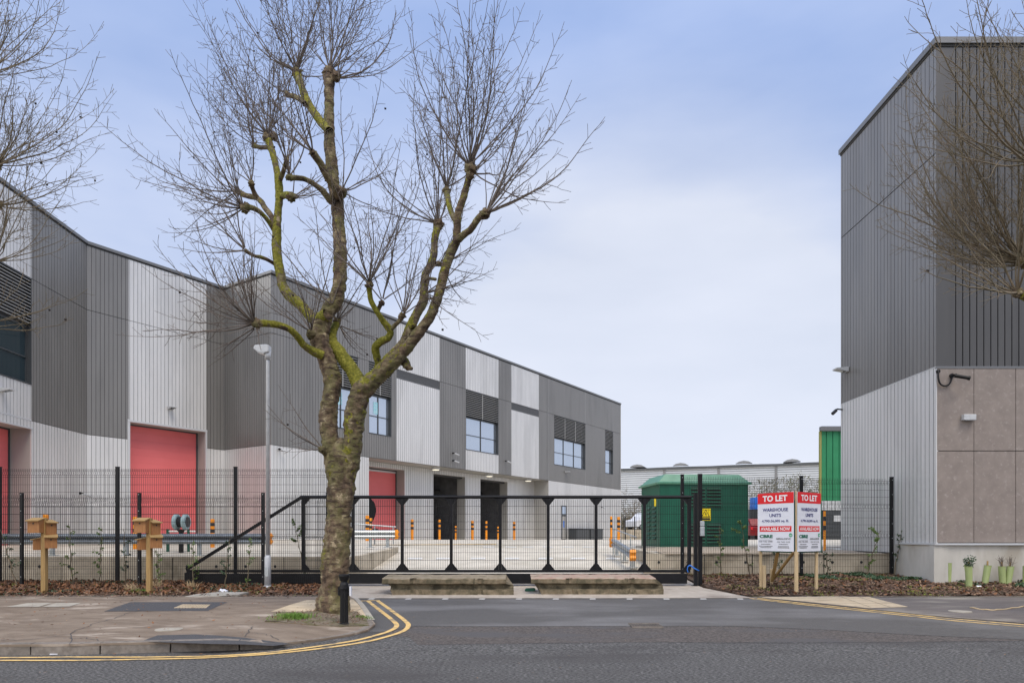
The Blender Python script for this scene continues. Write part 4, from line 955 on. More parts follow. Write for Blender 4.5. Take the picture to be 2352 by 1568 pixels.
b = MB(); b.prism([(-.12,0),(.1,0),(.13,.05),(.1,.08),(-.1,.07),(-.14,.03)], (x, y, z+.012), (1,0,0), (0,0,1), (0,1,0), -.06, .06); tag(b.build('crushed_can', m_green, origin=(x, y, z), bevel=.01), 'crushed green can lying beside the red topped concrete block', 'litter')

# ------------------------------------------------------------------ green kiosk
KY = 26.0; kx0 = P(1515.3, 0, KY).x; kx1 = P(1724.7, 0, KY).x; kz0 = 1.18; kz1 = CZ+(HV-1110)/F*KY; kd = 3.6
# left wall recedes to u=1473.5: solve depth so that the back left corner lands there with a turned body
ks = empty('substation_kiosk', ((kx0+kx1)/2, KY+1.5, .9), 'green substation kiosk with hipped lid and louvred doors behind the gate', 'kiosk')
A = Vector((kx0, KY)); Bc = Vector((kx1, KY+.3)); ld = Vector((-.1, .995)).normalized(); Ld = 2.4
Cc = A+ld*Ld; Dc = Bc+ld*Ld
b = MB(); b.add([(p.x,p.y,z) for z in (kz0, kz1) for p in (A, Bc, Dc, Cc)], [(0,1,5,4),(1,2,6,5),(2,3,7,6),(3,0,4,7),(4,5,6,7)]); b.build('body', m_green, ks)
KF, KL = Wall(A, Bc), Wall(Cc, A)
b = MB()
w = KF.L
ac = KF.su(1621)
for a0, a1, z0, z1 in ((ac-.64, ac+.64, 2.66, 3.5), (ac-.64, ac+.64, 1.24, 2.12)):
    KF.rect(b, a0, a1, z0, z1, -.03, .02); nl = 8
pn = b.build('door_panel', m_green, ks)
b = MB()
for z0, z1 in ((2.7, 3.46), (1.28, 2.08)):
    for c in (ac-.31, ac+.31):
        b = MB()
        for i in range(6):
            z = z0+(z1-z0)*(i+.5)/6
            vv = [KF.at(a, zz, q) for a in (c-.27, c+.27) for q, zz in ((-.032, z+.035),(-.09, z-.02),(-.083, z-.03),(-.032, z+.02))]
            b.mi = 0; b.add(vv, [(0,1,2,3),(7,6,5,4),(0,4,5,1),(1,5,6,2),(2,6,7,3),(3,7,4,0)]); b.mi = 1
            KF.rect(b, c-.28, c+.28, z-.068, z+.062, -.0315, .001)
        b.build('louvre', [m_green, m_joint], ks)
    b.mi = 0
for z0 in (kz0+.25,):
    for c in (KL.L*.42, KL.L*.72):
        b = MB()
        for i in range(8):
            z = z0+1.35*(i+.5)/8
            vv = [KL.at(a, zz, q) for a in (c-.22, c+.22) for q, zz in ((-.0, z+.05),(-.06, z-.03),(-.05, z-.045),(-.0, z+.03))]
            b.mi = 0; b.add(vv, [(0,1,2,3),(7,6,5,4),(0,4,5,1),(1,5,6,2),(2,6,7,3),(3,7,4,0)]); b.mi = 1; KL.rect(b, c-.21, c+.21, z-.07, z+.02, -.004, .001)
        b.build('louvre', [m_green, m_joint], ks)
b = MB(); b.mi = 0
for a in (.02, w*.28, w*.58, w*.86, w-.02): KF.rect(b, a-.012, a+.012, kz0, kz1-.05, -.012, .011)
b.build('seam', m_green, ks)
cen = (A+Bc+Cc+Dc)/4
def ring(f, z): return [((cen+(p-cen)*f).x, (cen+(p-cen)*f).y, z) for p in (A, Bc, Dc, Cc)]
b = MB(); rr = ring(1.06, kz1)+ring(1.07, kz1+.07)+ring(1.02, kz1+.1)+ring(.84, kz1+.4)
b.add(rr, [(i*4+j, i*4+(j+1) % 4, (i+1)*4+(j+1) % 4, (i+1)*4+j) for i in range(3) for j in range(4)]+[(12,13,14,15),(3,2,1,0)]); b.build('roof', m_greenroof, ks)
b = MB(); rr = ring(1.12, .75)+ring(1.12, kz0); b.add(rr, [(j, (j+1) % 4, 4+(j+1) % 4, 4+j) for j in range(4)]+[(4,5,6,7)]); b.build('plinth', m_conc, ks)
b = MB(); a = KF.su(1620); z = 2.4; KF.rect(b, a-.2, a+.2, z-.22, z+.24, -.035, .02); sg = b.build('warning_sign', m_yelsign, ks)
b = MB()
def tri(b, W, a, z, s, dep): b.add([W.at(a-s,z-s*.8,dep), W.at(a+s,z-s*.8,dep), W.at(a,z+s*.95,dep)], [(0,1,2)])
b.mi = 0; tri(b, KF, a, z+.05, .17, -.037); b.mi = 1; tri(b, KF, a, z+.045, .13, -.0385); b.mi = 0
b.add([KF.at(a-.02,z+.12,-.04), KF.at(a+.02,z+.05,-.04), KF.at(a-.0,z+.05,-.04), KF.at(a+.02,z-.04,-.04), KF.at(a-.03,z+.03,-.04), KF.at(a-.005,z+.03,-.04)], [(0,1,2),(2,1,3),(0,2,5),(5,2,3),(4,5,3)])
KF.rect(b, a-.17, a+.17, z-.2, z-.12, -.037, .001); b.build('warning_mark', [m_bandbl, m_yelsign], sg)
b = MB(); a = KL.su(1505); z = CZ+(HV-1148)/F*KY; KL.rect(b, a-.12, a+.12, z-.2, z+.2, -.01, .008); b.build('warning_sign', m_yelsign, ks)
x = P(1480, 0, 26).x; 

# ------------------------------------------------------------------ estate agent's V board
SY = 16.0; sc_ = P(1829, 0, SY); corner = Vector((sc_.x, SY)); dl = Vector((-.655, .755)).normalized(); dr = Vector((.66, .75)).normalized()
lpt = Vector((P(1738.8,0,16.9).x, 16.9)); rpt = Vector((P(1886,0,16.68).x, 16.68))
zt_, zb_ = CZ+(HV-1127)/F*SY, CZ+(HV-1265)/F*SY
sg = empty('letting_board', (corner.x, corner.y+.4, rbed_z(0, 16.5)), 'V shaped red and white TO LET board on wooden posts in the mulch', 'sign')
def board(W, hh, wscale):
    Lw = W.L
    b = MB(); W.rect(b, .02, Lw-.02, zb_, zt_, 0, .012); bd = b.build('board', m_swhite, sg)
    b = MB(); W.rect(b, .02, Lw-.02, zt_-hh*.185, zt_-.001, -.003, .0025); W.rect(b, Lw*.075, Lw*.925, zb_+hh*.335, zb_+hh*.43, -.003, .0025); b.build('red_band', m_sred, bd)
    def T(body, cx, z, w, h, mat, bold=.0, dep=-.006, name='lettering'):
        V, Fc = text_mesh(body, w*Lw, h*hh, bold); b = MB(); b.add([W.at(cx*Lw-w*Lw/2+x, zb_+z*hh+y, dep) for x, y in V], Fc); b.build(name, mat, bd, fix=False)
    T('TO LET', .49, .852, .66, .105, m_swtxt, .035)
    T('WAREHOUSE', .5, .68, .68, .058, m_snavy, .02); T('UNITS', .5, .585, .31, .058, m_snavy, .02)
    T('4,790-36,005 sq. ft.', .5, .485, .72, .055, m_snavy, .015)
    T('AVAILABLE NOW', .5, .353, .78, .058, m_swtxt, .022)
    T('CBRE', .255, .225, .36, .058, m_sgr, .05)
    T('GERALDEVE', .715, .197, .38, .032, m_sgrey, .012)
    T('020 7182 2000', .245, .152, .37, .03, m_sgrey); T('020 7493 3338', .72, .146, .34, .026, m_sgrey)
    b = MB()
    def ln(x0, x1, z, t=.006): W.rect(b, x0*Lw, x1*Lw, zb_+(z-t)*hh, zb_+(z+t)*hh, -.006, .001)
    rx = random.Random(2)
    def dashes(x0, x1, z):
        x = x0
        while x < x1-.01:
            w_ = rx.uniform(.012,.035); ln(x, min(x+w_, x1), z, .005); x += w_+.007
    ln(.1,.43,.195,.0012)
    for x0, x1, z in ((.12,.38,.12),(.06,.43,.085),(.1,.4,.062),(.6,.84,.12),(.58,.86,.083),(.57,.87,.062)): dashes(x0, x1, z)
    b.build('small_print', m_sgrey, bd)
    c = (.905, .275); V = [W.at(c[0]*Lw+math.cos(2*math.pi*i/24)*.047, zb_+c[1]*hh+math.sin(2*math.pi*i/24)*.047, -.006) for i in range(24)]
    b = MB(); b.add(V, [tuple(range(24))]); b.build('emblem', m_sgr2, bd)
    T('GE', .905, .26, .055, .026, m_swtxt, .02, -.0085, 'emblem_letters')
hh = zt_-zb_
WL = Wall(lpt, corner+Vector((-.03, .03))); WR = Wall(corner+Vector((.03, .03)), rpt)
board(WL, hh, 1); board(WR, hh, 1)
def sp(x, y, z0, z1, w=.07, m=m_wood3, nm='post'):
    b = MB(); b.box(x-w/2, y, z0, x+w/2, y+w, z1); return b.build(nm, m, sg, bevel=.006)
zg = rbed_z(0, 16.3)
sp(corner.x-.0, corner.y-.03, zg-.1, zb_+.0, .075); sp(corner.x, corner.y-.0, zb_+.002, zt_+.02, .028)
for pt, o in ((lpt, .1), (rpt, -.1)):
    sp(pt.x+o, pt.y+.0, zg-.1, zt_-.05, .06)
sp(lpt.x+.16, lpt.y-.08, zg-.1, zg+.62, .075); sp(rpt.x-.13, rpt.y-.05, zg-.1, zg+.6, .06)
cx, cy = P(1773, 0, 17.4).x, 17.4
sp(cx-.0, cy, zg-.1, zg+.5, .06)
b = MB(); b.bar((cx, cy, zg+.2), (lpt.x+.45, lpt.y-.2, zb_+.05), .07); b.bar((cx+.05, cy+.02, zg+.25), (corner.x+.0, corner.y+.12, zb_-.0), .05); b.build('brace', m_wood2, sg)
b = MB(); o_ = Vector((.0, .03)); 
BW = Wall(lpt+Vector((.02,.05)), corner+Vector((0,.09))); BW2 = Wall(corner+Vector((0,.09)), rpt+Vector((.06,.06)))
BW.rect(b, .05, BW.L, zb_-.03, zt_-.2, .03, .012); BW2.rect(b, 0, BW2.L+.02, zb_-.03, zt_-.2, .03, .012); b.build('backing_board', m_sgreen, sg)

# ------------------------------------------------------------------ bird box posts
def birdbox(u, v, label, flip):
    y = 15.9; x = (u-CU)/F*y; z0 = lbed_z(x, y); s_ = y/F; rt = empty('bird_box_post', (x, y, z0), label, 'bird boxes', 'bird box posts in the left bed')
    zz = lambda vv: CZ+(HV-vv)*s_
    b = MB(); b.cbox((x, y, (z0-.1+zz(1188))/2), (.105, .105, zz(1188)-z0+.1)); b.build('post', m_wood2, rt, bevel=.006)
    def box(cx, cy, zb, w, d, h, rz, hole):
        bb = MB(); m = Matrix.Rotation(rz, 3, 'Z'); c = Vector((cx, cy, zb))
        pr = [(-w/2,0),(w/2,0),(w/2,h*.86),(-w/2,h)]
        ax = m @ Vector((0,-1,0)); ay = m @ Vector((1,0,0))
        bb.prism([(-d/2,0),(d/2,0),(d/2,h*.84),(-d/2,h)], c, ax, (0,0,1), ay, -w/2, w/2); o = bb.build('bird_box', m_wood, rt, bevel=.004)
        lid = MB(); lid.prism([(-d/2-.01,h+.005),(d/2+.05,h*.84-.01),(d/2+.05,h*.84+.012),(-d/2-.01,h+.027)], c, ax, (0,0,1), ay, -w/2-.015, w/2+.015); lid.build('lid', m_wood2, o)
        hl = MB(); f = c+ax*(d/2+.002)+Vector((0,0,h*.66)); hl.tube([f, f+ax*.004], .018, 12); hl.build('hole', m_joint, o)
    # two above, two below, on different faces
    box(x-.11*flip, y-.12, zz(1222), .27, .19, .33, R(0), 1)
    box(x+.05*flip+.0, y+.09, zz(1226), .22, .22, .33, R(60*flip), 1)
    box(x+.165*flip, y-.02, zz(1257), .24, .2, .3, R(35*flip), 1)
    box(x-.17*flip, y+.04, zz(1261), .22, .2, .28, R(-50*flip), 1)
birdbox(102, 1358, 'left one of the two wooden posts carrying bird boxes', 1)
birdbox(343, 1358, 'right one of the two wooden posts carrying bird boxes, by the middle fence post', 1)

# ------------------------------------------------------------------ crash barriers
def armco(root, x0, y0, x1, y1, zf, h=.62, posts=(), ends=(False, True), nm='rail', mat=None):
    mat = mat or m_galv
    d = Vector((x1-x0, y1-y0, 0)).normalized(); n = Vector((d.y, -d.x, 0))
    def zz(t): return zf(x0+(x1-x0)*t, y0+(y1-y0)*t)
    W_ = [(-.155,0),(-.13,.055),(-.08,.08),(-.04,.055),(0,.0),(.04,.055),(.08,.08),(.13,.055),(.155,0)]
    b = MB(); vs = []; k = len(W_); segs = 6
    for i in range(segs+1):
        t = i/segs; c = Vector((x0+(x1-x0)*t, y0+(y1-y0)*t, zz(t)+h))
        vs += [c+n*q+Vector((0,0,z)) for z, q in W_]+[c+n*(q-.008)+Vector((0,0,z)) for z, q in reversed(W_)]
    K = 2*k; b.smooth = False
    b.add(vs, [(i*K+j, i*K+(j+1) % K, (i+1)*K+(j+1) % K, (i+1)*K+j) for i in range(segs) for j in range(K)]); b.build(nm, mat, root)
    for t in posts:
        b = MB(); c = Vector((x0+(x1-x0)*t, y0+(y1-y0)*t, 0))-n*.07; z = zz(t); b.cbox((c.x, c.y, z+h/2+.06), (.1, .1, h+.12)); b.cbox((c.x, c.y, z+.01), (.26, .22, .02)); b.build('post', m_galv, root)
    for e, t, sg_ in ((ends[0], 0, -1), (ends[1], 1, 1)):
        if e:
            c = Vector((x0+(x1-x0)*t, y0+(y1-y0)*t, zz(t)+h)); b = MB(); b.smooth = True
            b.prism([(-.02,-.17),(.07,-.17),(.13,-.08),(.07,0),(.13,.08),(.07,.17),(-.02,.17)], c, d*sg_, (0,0,1), n, -.06, .12); b.build('end_cap', m_orange, root, bevel=.01)
rt = empty('crash_barrier', (-10, 20.2, 1), 'long galvanised crash barrier with orange end behind the left fences', 'crash barrier')
armco(rt, -28, 20.2, (617-CU)/F*20.2, 20.2, lambda x, y: yard_z(x, y)-.0, h=.5, posts=[.06+.105*i for i in range(9)], mat=m_galvd)
rt = empty('crash_barrier', (-5.6, 23.5, 1), 'galvanised crash barrier with orange end right of the big tree trunk', 'crash barrier')
armco(rt, P(780,0,24).x, 24, P(908,0,24.6).x, 24.6, lambda x, y: CZ+(HV-1256)/F*24-.0, h=.47, posts=[.12,.55,.86])
b = MB(); z = CZ+(HV-1200)/F*24; b.tube([(P(800,0,24.2).x, 24.3, z), (P(909,0,24.6).x, 24.7, z-.12)], .025, 8)
for u in (858, 901): b.tube([(P(u,0,24.4).x, 24.6, z-.1), (P(u,0,24.4).x, 24.6, z-.75)], .022, 8)
b.build('handrail', m_galv, rt)
rt = empty('crash_barrier', (3.3, 19.5, .5), 'short galvanised barrier with orange ends seen through the right part of the gate', 'crash barrier')
xa, ya_ = P(1408, 0, 24.5).x, 24.5; xb, yb_ = P(1455, 0, 20.6).x, 20.6
zs_ = lambda x, y: yard_z(x, y)+.05
armco(rt, xa, ya_, xb, yb_, zs_, h=.42, posts=[.1,.5,.9], ends=(True, True))
b = MB(); b.tube([(xa, ya_+.1, CZ+(HV-1212)/F*24.5), (xb+.1, yb_+.1, CZ+(HV-1232)/F*20.6)], .024, 8)
for t in (.05,.45,.9):
    c = Vector((xa+(xb-xa)*t, ya_+(yb_-ya_)*t+.1, 0)); b.tube([(c.x, c.y, zs_(c.x, c.y)), (c.x, c.y, CZ+(HV-1212-20*t)/F*c.y)], .02, 8)
b.build('handrail', m_galv, rt)
# ---- railing behind the barrier in front of the red door, and hose reel / cable drum
rt = empty('cable_drum_stand', (P(416,0,22).x, 22, 1.05), 'pale teal twin drum on a black pedestal behind the crash barrier', 'hose reel')
y = 22; s_ = y/F; X = lambda u: (u-CU)*s_; Z = lambda v: CZ+(HV-v)*s_
for u0, u1, w in ((401, 410, 0), (422, 431, 1)):
    b = MB(); b.smooth = False; b.tube([(X(u0), y, Z(1197)), (X(u0+2), y, Z(1197)), (X(u1-2), y, Z(1197)), (X(u1), y, Z(1197))], [.23,.26,.26,.23], 28); b.build('drum', m_drum, rt)
b = MB(); b.tube([(X(409), y, Z(1197)), (X(424), y, Z(1197))], .17, 20); b.build('hub', m_black, rt)
b = MB(); b.tube([(X(431), y, Z(1197)), (X(432), y, Z(1197))], .17, 20); b.build('side_plate', m_steel, rt)
b = MB(); b.tube([(X(416), y, Z(1214)), (X(416), y, Z(1221))], [.14,.07], 14); b.tube([(X(416), y, Z(1220)), (X(416), y, 1.0)], .07, 12); b.build('pedestal', m_black, rt)
rt = empty('hand_rail', (X(416), 22.6, 1.05), 'white topped low railing behind the drum stand', 'railing')
y = 22.6; s_ = y/F; b = MB(); b.tube([(X(386), y, Z(1218.5)), (X(449), y, Z(1218.5))], .03, 8); b.build('top_rail', m_white, rt)
for u in (386, 433):
    b = MB(); b.cbox((X(u), y, (Z(1213)+1.0)/2), (.07,.07, Z(1213)-1.0)); b.build('post', m_sgreen, rt)

# ------------------------------------------------------------------ orange bollards
def mk_bollard():
    rt = empty('orange_bollard', (0,0,0), 'x', 'bollard', 'orange and black protection bollards')
    b = MB(); b.smooth = False; H = 1.2; r = .085
    b.tube([(0,0,-.05),(0,0,H-.02),(0,0,H)], [r,r,r*.85], 18); b.build('sleeve', m_orange, rt)
    
    for z in (.62, .9): b = MB(); b.tube([(0,0,z),(0,0,z+.14)], r+.004, 18, cap=False); b.build('band', m_bandbl, rt)
    return rt
proto = mk_bollard(); first = True
BL = [(105,1180,1252,'behind the left bird box post'),(311,1185,1252,'behind the right bird box post'),(488,1190,1250,'near the middle of the left crash barrier'),
      (843.6,1182,1243.5,'beside the big trunk, nearer of the two by the red door'),(851.5,1188,1240,'beside the big trunk, further of the two by the red door'),(946.7,1191,1239.7,'before the grey pier right of the red bay door'),
      (1009.5,1191.7,1238.4,'tall one at the left side of the first dark bay'),(1047,1206,1237.6,'short one inside the first dark bay'),(1085,1194,1238,'before the narrow pier between the dark bays'),
      (1117,1195,1237.6,'tall one at the left side of the second dark bay'),(1144,1207.6,1237,'short one inside the second dark bay'),(1181,1196,1237,'right of the second dark bay'),
      (1404,1184,1232,'left one of the far pair near the white van'),(1421,1185,1236,'right one of the far pair near the white van'),(1894,1172,1262,'right edge of the letting board')]
for i, (u, vt, vb, l) in enumerate(BL):
    # depth from the drawn height, ground from the yard
    H = 1.2; Y = 30
    lab = 'orange and black bollard, '+l
    if i in (7, 10): Y = BLY; sc = .75
    else: sc = 1
    if 5 <= i <= 11:
        a = W4.su(u, -.9); p = W4.at(a, 0, -.9); Y = p.y; zg = yard_z(p.x, Y); sc = (CZ+(HV-vt)/F*Y-zg)/1.2
    elif i < 3: Y = (24.6, 24.6, 26)[i]; zg = yard_z((u-CU)/F*Y, Y); sc = (CZ+(HV-vt)/F*Y-zg)/1.2
    elif i in (3, 4): Y = (33, 37)[i-3]; zg = yard_z((u-CU)/F*Y, Y); sc = (CZ+(HV-vt)/F*Y-zg)/1.2
    elif i in (12, 13): Y = (52, 46)[i-12]; zg = yard_z((u-CU)/F*Y, Y); sc = (CZ+(HV-vt)/F*Y-zg)/1.2
    else: Y = 22.5; zg = 1.12; sc = (CZ+(HV-vt)/F*Y-zg)/1.2
    BLY = Y; x = (u-CU)/F*Y
    if i == 0: o = proto; o.location = (x, Y, zg); o['label'] = lab
    else: o = copy_thing(proto, (x, Y, zg), 0, lab)
    o.scale = ((min(sc, 1.15) if i < 14 else .42),)*2+(sc,)

# ------------------------------------------------------------------ vehicles and oddments at the back
def car(name, x, y, z, rz, kind, mat, label, L=4.5, W=1.8, H=1.5):
    rt = empty(name, (x, y, z), label, kind, rz=rz)
    def bb(): return MB()
    van = kind == 'van'
    pr = ([(-L/2,.35),(L/2,.35),(L/2,.95),(L/2-.15,1.1),(L/2-1.0,1.25),(L/2-1.75,H-.1),(L/2-2.0,H),(-L/2+.08,H),(-L/2,H-.15)] if van else
          [(-L/2,.3),(L/2,.3),(L/2,.7),(L/2-.1,.85),(L/2-1.1,.98),(-L/2+.3,1.0),(-L/2,.9)])
    b = bb(); b.prism(pr, (0,0,0), (1,0,0), (0,0,1), (0,1,0), -W/2, W/2); b.build('body', mat, bevel=.05).parent = rt
    if not van:
        b = bb(); b.prism([(L/2-1.3,.97),(L/2-2.0,H-.04),(L/2-2.2,H),(-L/2+.6,H),(-L/2+.15,.99)], (0,0,0), (1,0,0), (0,0,1), (0,1,0), -W/2+.1, W/2-.1); b.build('cabin', mat, bevel=.04).parent = rt
    b = bb()
    for sy in (-1, 1):
        yy = sy*(W/2+.004) if van else sy*(W/2-.09)
        poly = [(L/2-1.2,1.1),(L/2-1.75,H-.25),(L/2-2.5,H-.25),(L/2-2.5,1.1)] if van else [(L/2-1.5,1.02),(L/2-2.05,H-.12),(-L/2+.65,H-.12),(-L/2+.4,1.02)]
        b.prism(poly, (0,yy,0), (1,0,0), (0,0,1), (0,1,0), -.004, .006)
    if van: b.prism([(-.35,0),(.35,0),(.32,.5),(-.32,.5)], (-L/2-.006, 0, H-.75), (0,1,0), (0,0,1), (1,0,0), -.004, .006)
    b.build('window', m_glassd).parent = rt
    for sx in (-1, 1):
        for sy in (-1, 1):
            b = bb(); cx = sx*(L/2-.85); b.tube([(cx, sy*(W/2-.2), .33), (cx, sy*(W/2+.01), .33)], .33, 20); w = b.build('wheel', m_tyre); w.parent = rt
            b = bb(); b.tube([(cx, sy*(W/2+.008), .33), (cx, sy*(W/2+.016), .33)], .2, 14); r_ = b.build('rim', m_galv); r_.parent = w
    for sy in (-1, 1):
        b = bb(); b.cbox((-L/2-.012, sy*(W/2-.1), .95 if van else .8), (.03, .12, .35 if van else .16)); b.build('tail_light', m_sred).parent = rt
    return rt
x = P(1462, 0, 80).x; car('parked_van', x+1.5, 82, 2.2, R(35)+math.pi, 'van', m_vanw, 'white van parked beyond the far low wall', L=5.2, W=1.95, H=2.0)
# dark objects and van, palisade behind
rt = empty('palisade_fence', (P(1405,0,76).x, 76, 1.1), 'blue grey palisade fence at the far end of the yard', 'fence')
b = MB(); x = P(1378,0,76).x
while x < P(1424,0,76).x: b.box(x, 76, 1.0, x+.09, 76.03, 3.45); x += .16
b.build('pale', m_lamp, rt); b = MB(); b.box(P(1378,0,76).x, 76.04, 1.5, P(1424,0,76).x, 76.1, 1.58); b.box(P(1378,0,76).x, 76.04, 3.0, P(1424,0,76).x, 76.1, 3.08); b.build('rail', m_lamp, rt)
rt = empty('mesh_fence', (P(1478,0,74).x, 74, 1.1), 'low dark fence in front of the white van in the distance', 'fence')
for u in (1397, 1415, 1436, 1458, 1475):
    b = MB(); x = P(u,0,74).x; b.box(x-.06, 74, 1.0, x+.06, 74.1, 3.6); b.build('post', m_steel, rt)
b = MB(); mesh_panel(b, P(1397,0,74).x, P(1475,0,74).x, 1.2, 3.5, 74.05, pitch=.25, t=.02, hp=.6); b.build('mesh_panel', m_wire, rt)
x = P(1735, 0, 50).x; car('parked_car', x-.2, 50, 1.27, R(90), 'car', m_carred, 'red car glimpsed between the green kiosk and the letting board', L=4.0, W=1.75, H=1.5)
rt = empty('storage_container', (P(1738,0,56).x, 57, 1.2), 'dark grey container with blue crates on top behind the letting board', 'container'); x0 = P(1722,0,56).x; x1 = P(1800,0,56).x
b = MB(); b.box(x0, 56, 1.2, x1, 58.4, 3.7)
i = x0
while i < x1-.1: b.box(i+.02, 55.96, 1.3, i+.12, 56.0, 3.6); i += .24
b.build('shell', m_frame, rt)
b = MB(); b.box(P(1734,0,56).x, 56.1, 3.71, P(1760,0,56).x, 57.2, 4.7); tag(b.build('crate_stack', m_blue, origin=(P(1745,0,56).x, 56.6, 3.71), bevel=.03), 'blue crate stack on the dark container behind the board', 'crate')
# planter boxes by the personnel door
for u, l in ((1331, 'dark grey planter standing right of the far personnel door'),(1363, 'dark grey planter against the pale wall, nearest the far warehouse corner')):
    a = W4.su(u, -.5); p = W4.at(a, yard_z(0, 66), -.5); d3 = Vector((W4.d.x, W4.d.y, 0)); rz = math.atan2(W4.d.y, W4.d.x)
    b = MB(); b.cbox((p.x, p.y, p.z+.5), (2.6, .8, 1.0), rz=rz); b.cbox((p.x, p.y, p.z+1.03), (2.7, .9, .06), rz=rz); tag(b.build('planter', m_frame, origin=(p.x, p.y, p.z), bevel=.03), l, 'planter', 'planters at the far wall')
# little road litter
x, y = G(148, 1500, road_z); b = MB(); b.cbox((x, y, .02), (.3, .16, .012), rz=.2, rx=.1); b.cbox((x+.12, y+.02, .03), (.12, .1, .02), rz=.6); tag(b.build('paper_litter', m_swhite, origin=(x, y, 0)), 'crumpled white paper in the gutter by the left kerb', 'litter')
pts = [G(u, v, road_z) for u, v in ((2228,1395.5),(2262,1400),(2290,1401),(2325,1397),(2352,1393))]
b = MB(); b.smooth = True; b.tube([Vector((p[0], p[1], road_z(*p)+.02+.006*math.sin(i*1.7))) for i, p in enumerate(crom(pts, 4))], .013, 6); tag(b.build('fallen_stick', m_wood3, origin=(pts[2][0], pts[2][1], .2)), 'pale stick lying on the dark footway at right', 'stick')
for u, v, c, l in ((2247,1349.8,m_swhite,'small white can in the mulch near the right building'),(1476+30,1361,m_swhite,None),(1880,1351,m_green,None)):
    if l:
        x, y = G(u, v, rbed_z); z = rbed_z(x, y)+.04; b = MB(); b.tube([(x-.05,y,z),(x+.05,y-.03,z)], .033, 12); tag(b.build('drink_can', c, origin=(x, y, z-.03)), l, 'can')
x, y = G(497, 1372, lbed_z); sheet('concrete_slab', [G(u, v, lbed_z) for u, v in ((424,1377),(452,1371),(500,1366),(571,1366),(548,1372),(500,1376))], lbed_z, m_conc, step=.5, dz=.085, thick=.08)
x, y = G(512, 1363, lbed_z); z = lbed_z(x, y)+.03; b = MB()
for i_ in range(9):
    for j_ in range(12):
        ph, t = math.pi*i_/8, 2*math.pi*j_/12; d = Vector((math.sin(ph)*math.cos(t), math.sin(ph)*math.sin(t), math.cos(ph))); k_ = 1+.8*noise.noise(d*2.5)+.4*noise.noise(d*6); b.v.append((x+d.x*.12*k_, y+d.y*.09*k_, z+.03+d.z*.055*k_))
b.f = [[i_*12+j_, i_*12+(j_+1) % 12, (i_+1)*12+(j_+1) % 12, (i_+1)*12+j_] for i_ in range(8) for j_ in range(12)]; b.m = [0]*96; b.sm = [False]*96
tag(b.build('plastic_bag', m_swhite, origin=(x,y,z)), 'crumpled white plastic bag in the leaves near the lamp column', 'litter')
# ------------------------------------------------------------------ plants
class Bulk:                        # many thin three sided tubes in one mesh, built with numpy
    def __init__(s, n=3): s.V = []; s.F = []; s.c = 0; s.n = n
    def tube(s, pts, rs):
        P_ = np.asarray(pts, float); k = len(P_); n = s.n; d = np.gradient(P_, axis=0); d /= (np.linalg.norm(d, axis=1, keepdims=True)+1e-9)
        ref = np.array((.31, .52, .79)); a = np.cross(d, ref); a /= (np.linalg.norm(a, axis=1, keepdims=True)+1e-9); b = np.cross(d, a)
        t = np.arange(n)*2*np.pi/n; rs = np.asarray(rs, float).reshape(-1, 1, 1)
        ring = P_[:, None, :]+rs*(a[:, None, :]*np.cos(t)[None, :, None]+b[:, None, :]*np.sin(t)[None, :, None])
        s.V.append(ring.reshape(-1, 3)); i, j = np.meshgrid(np.arange(k-1), np.arange(n), indexing='ij')
        f = np.stack([i*n+j, i*n+(j+1) % n, (i+1)*n+(j+1) % n, (i+1)*n+j], -1).reshape(-1, 4)+s.c
        s.F.append(f); s.c += k*n
    def quad(s, c, a, b):
        c, a, b = map(np.asarray, (c, a, b)); s.V.append(np.array([c-a-b, c+a-b, c+a+b, c-a+b])); s.F.append(np.array([[0,1,2,3]])+s.c); s.c += 4
    def leaf(s, c, a, b):          # pointed, slightly folded leaf
        c, a, b = map(np.asarray, (c, a, b)); n = np.cross(a, b); n = n/(np.linalg.norm(n)+1e-9)*np.linalg.norm(b)*.35
        s.V.append(np.array([c-a, c-b+n, c+a, c+b+n])); s.F.append(np.array([[0,1,2,3]])+s.c); s.c += 4
    def build(s, name, mat, parent=None, origin=None):
        me = bpy.data.meshes.new(name); V = np.concatenate(s.V); Fq = np.concatenate(s.F)
        o0 = wloc(parent) if parent is not None else Vector(origin or (0,0,0)); V = V-np.array(o0)
        me.vertices.add(len(V)); me.vertices.foreach_set('co', V.ravel()); me.loops.add(Fq.size); me.polygons.add(len(Fq))
        me.loops.foreach_set('vertex_index', Fq.ravel()); me.polygons.foreach_set('loop_start', np.arange(len(Fq))*4); me.polygons.foreach_set('loop_total', np.full(len(Fq), 4))
        me.update(calc_edges=True); me.materials.append(mat); o = bpy.data.objects.new(name, me); COL.objects.link(o)
        if parent is not None: o.parent = parent
        elif origin is not None: o.location = origin
        return o
def nrm(v): return v/(np.linalg.norm(v)+1e-9)
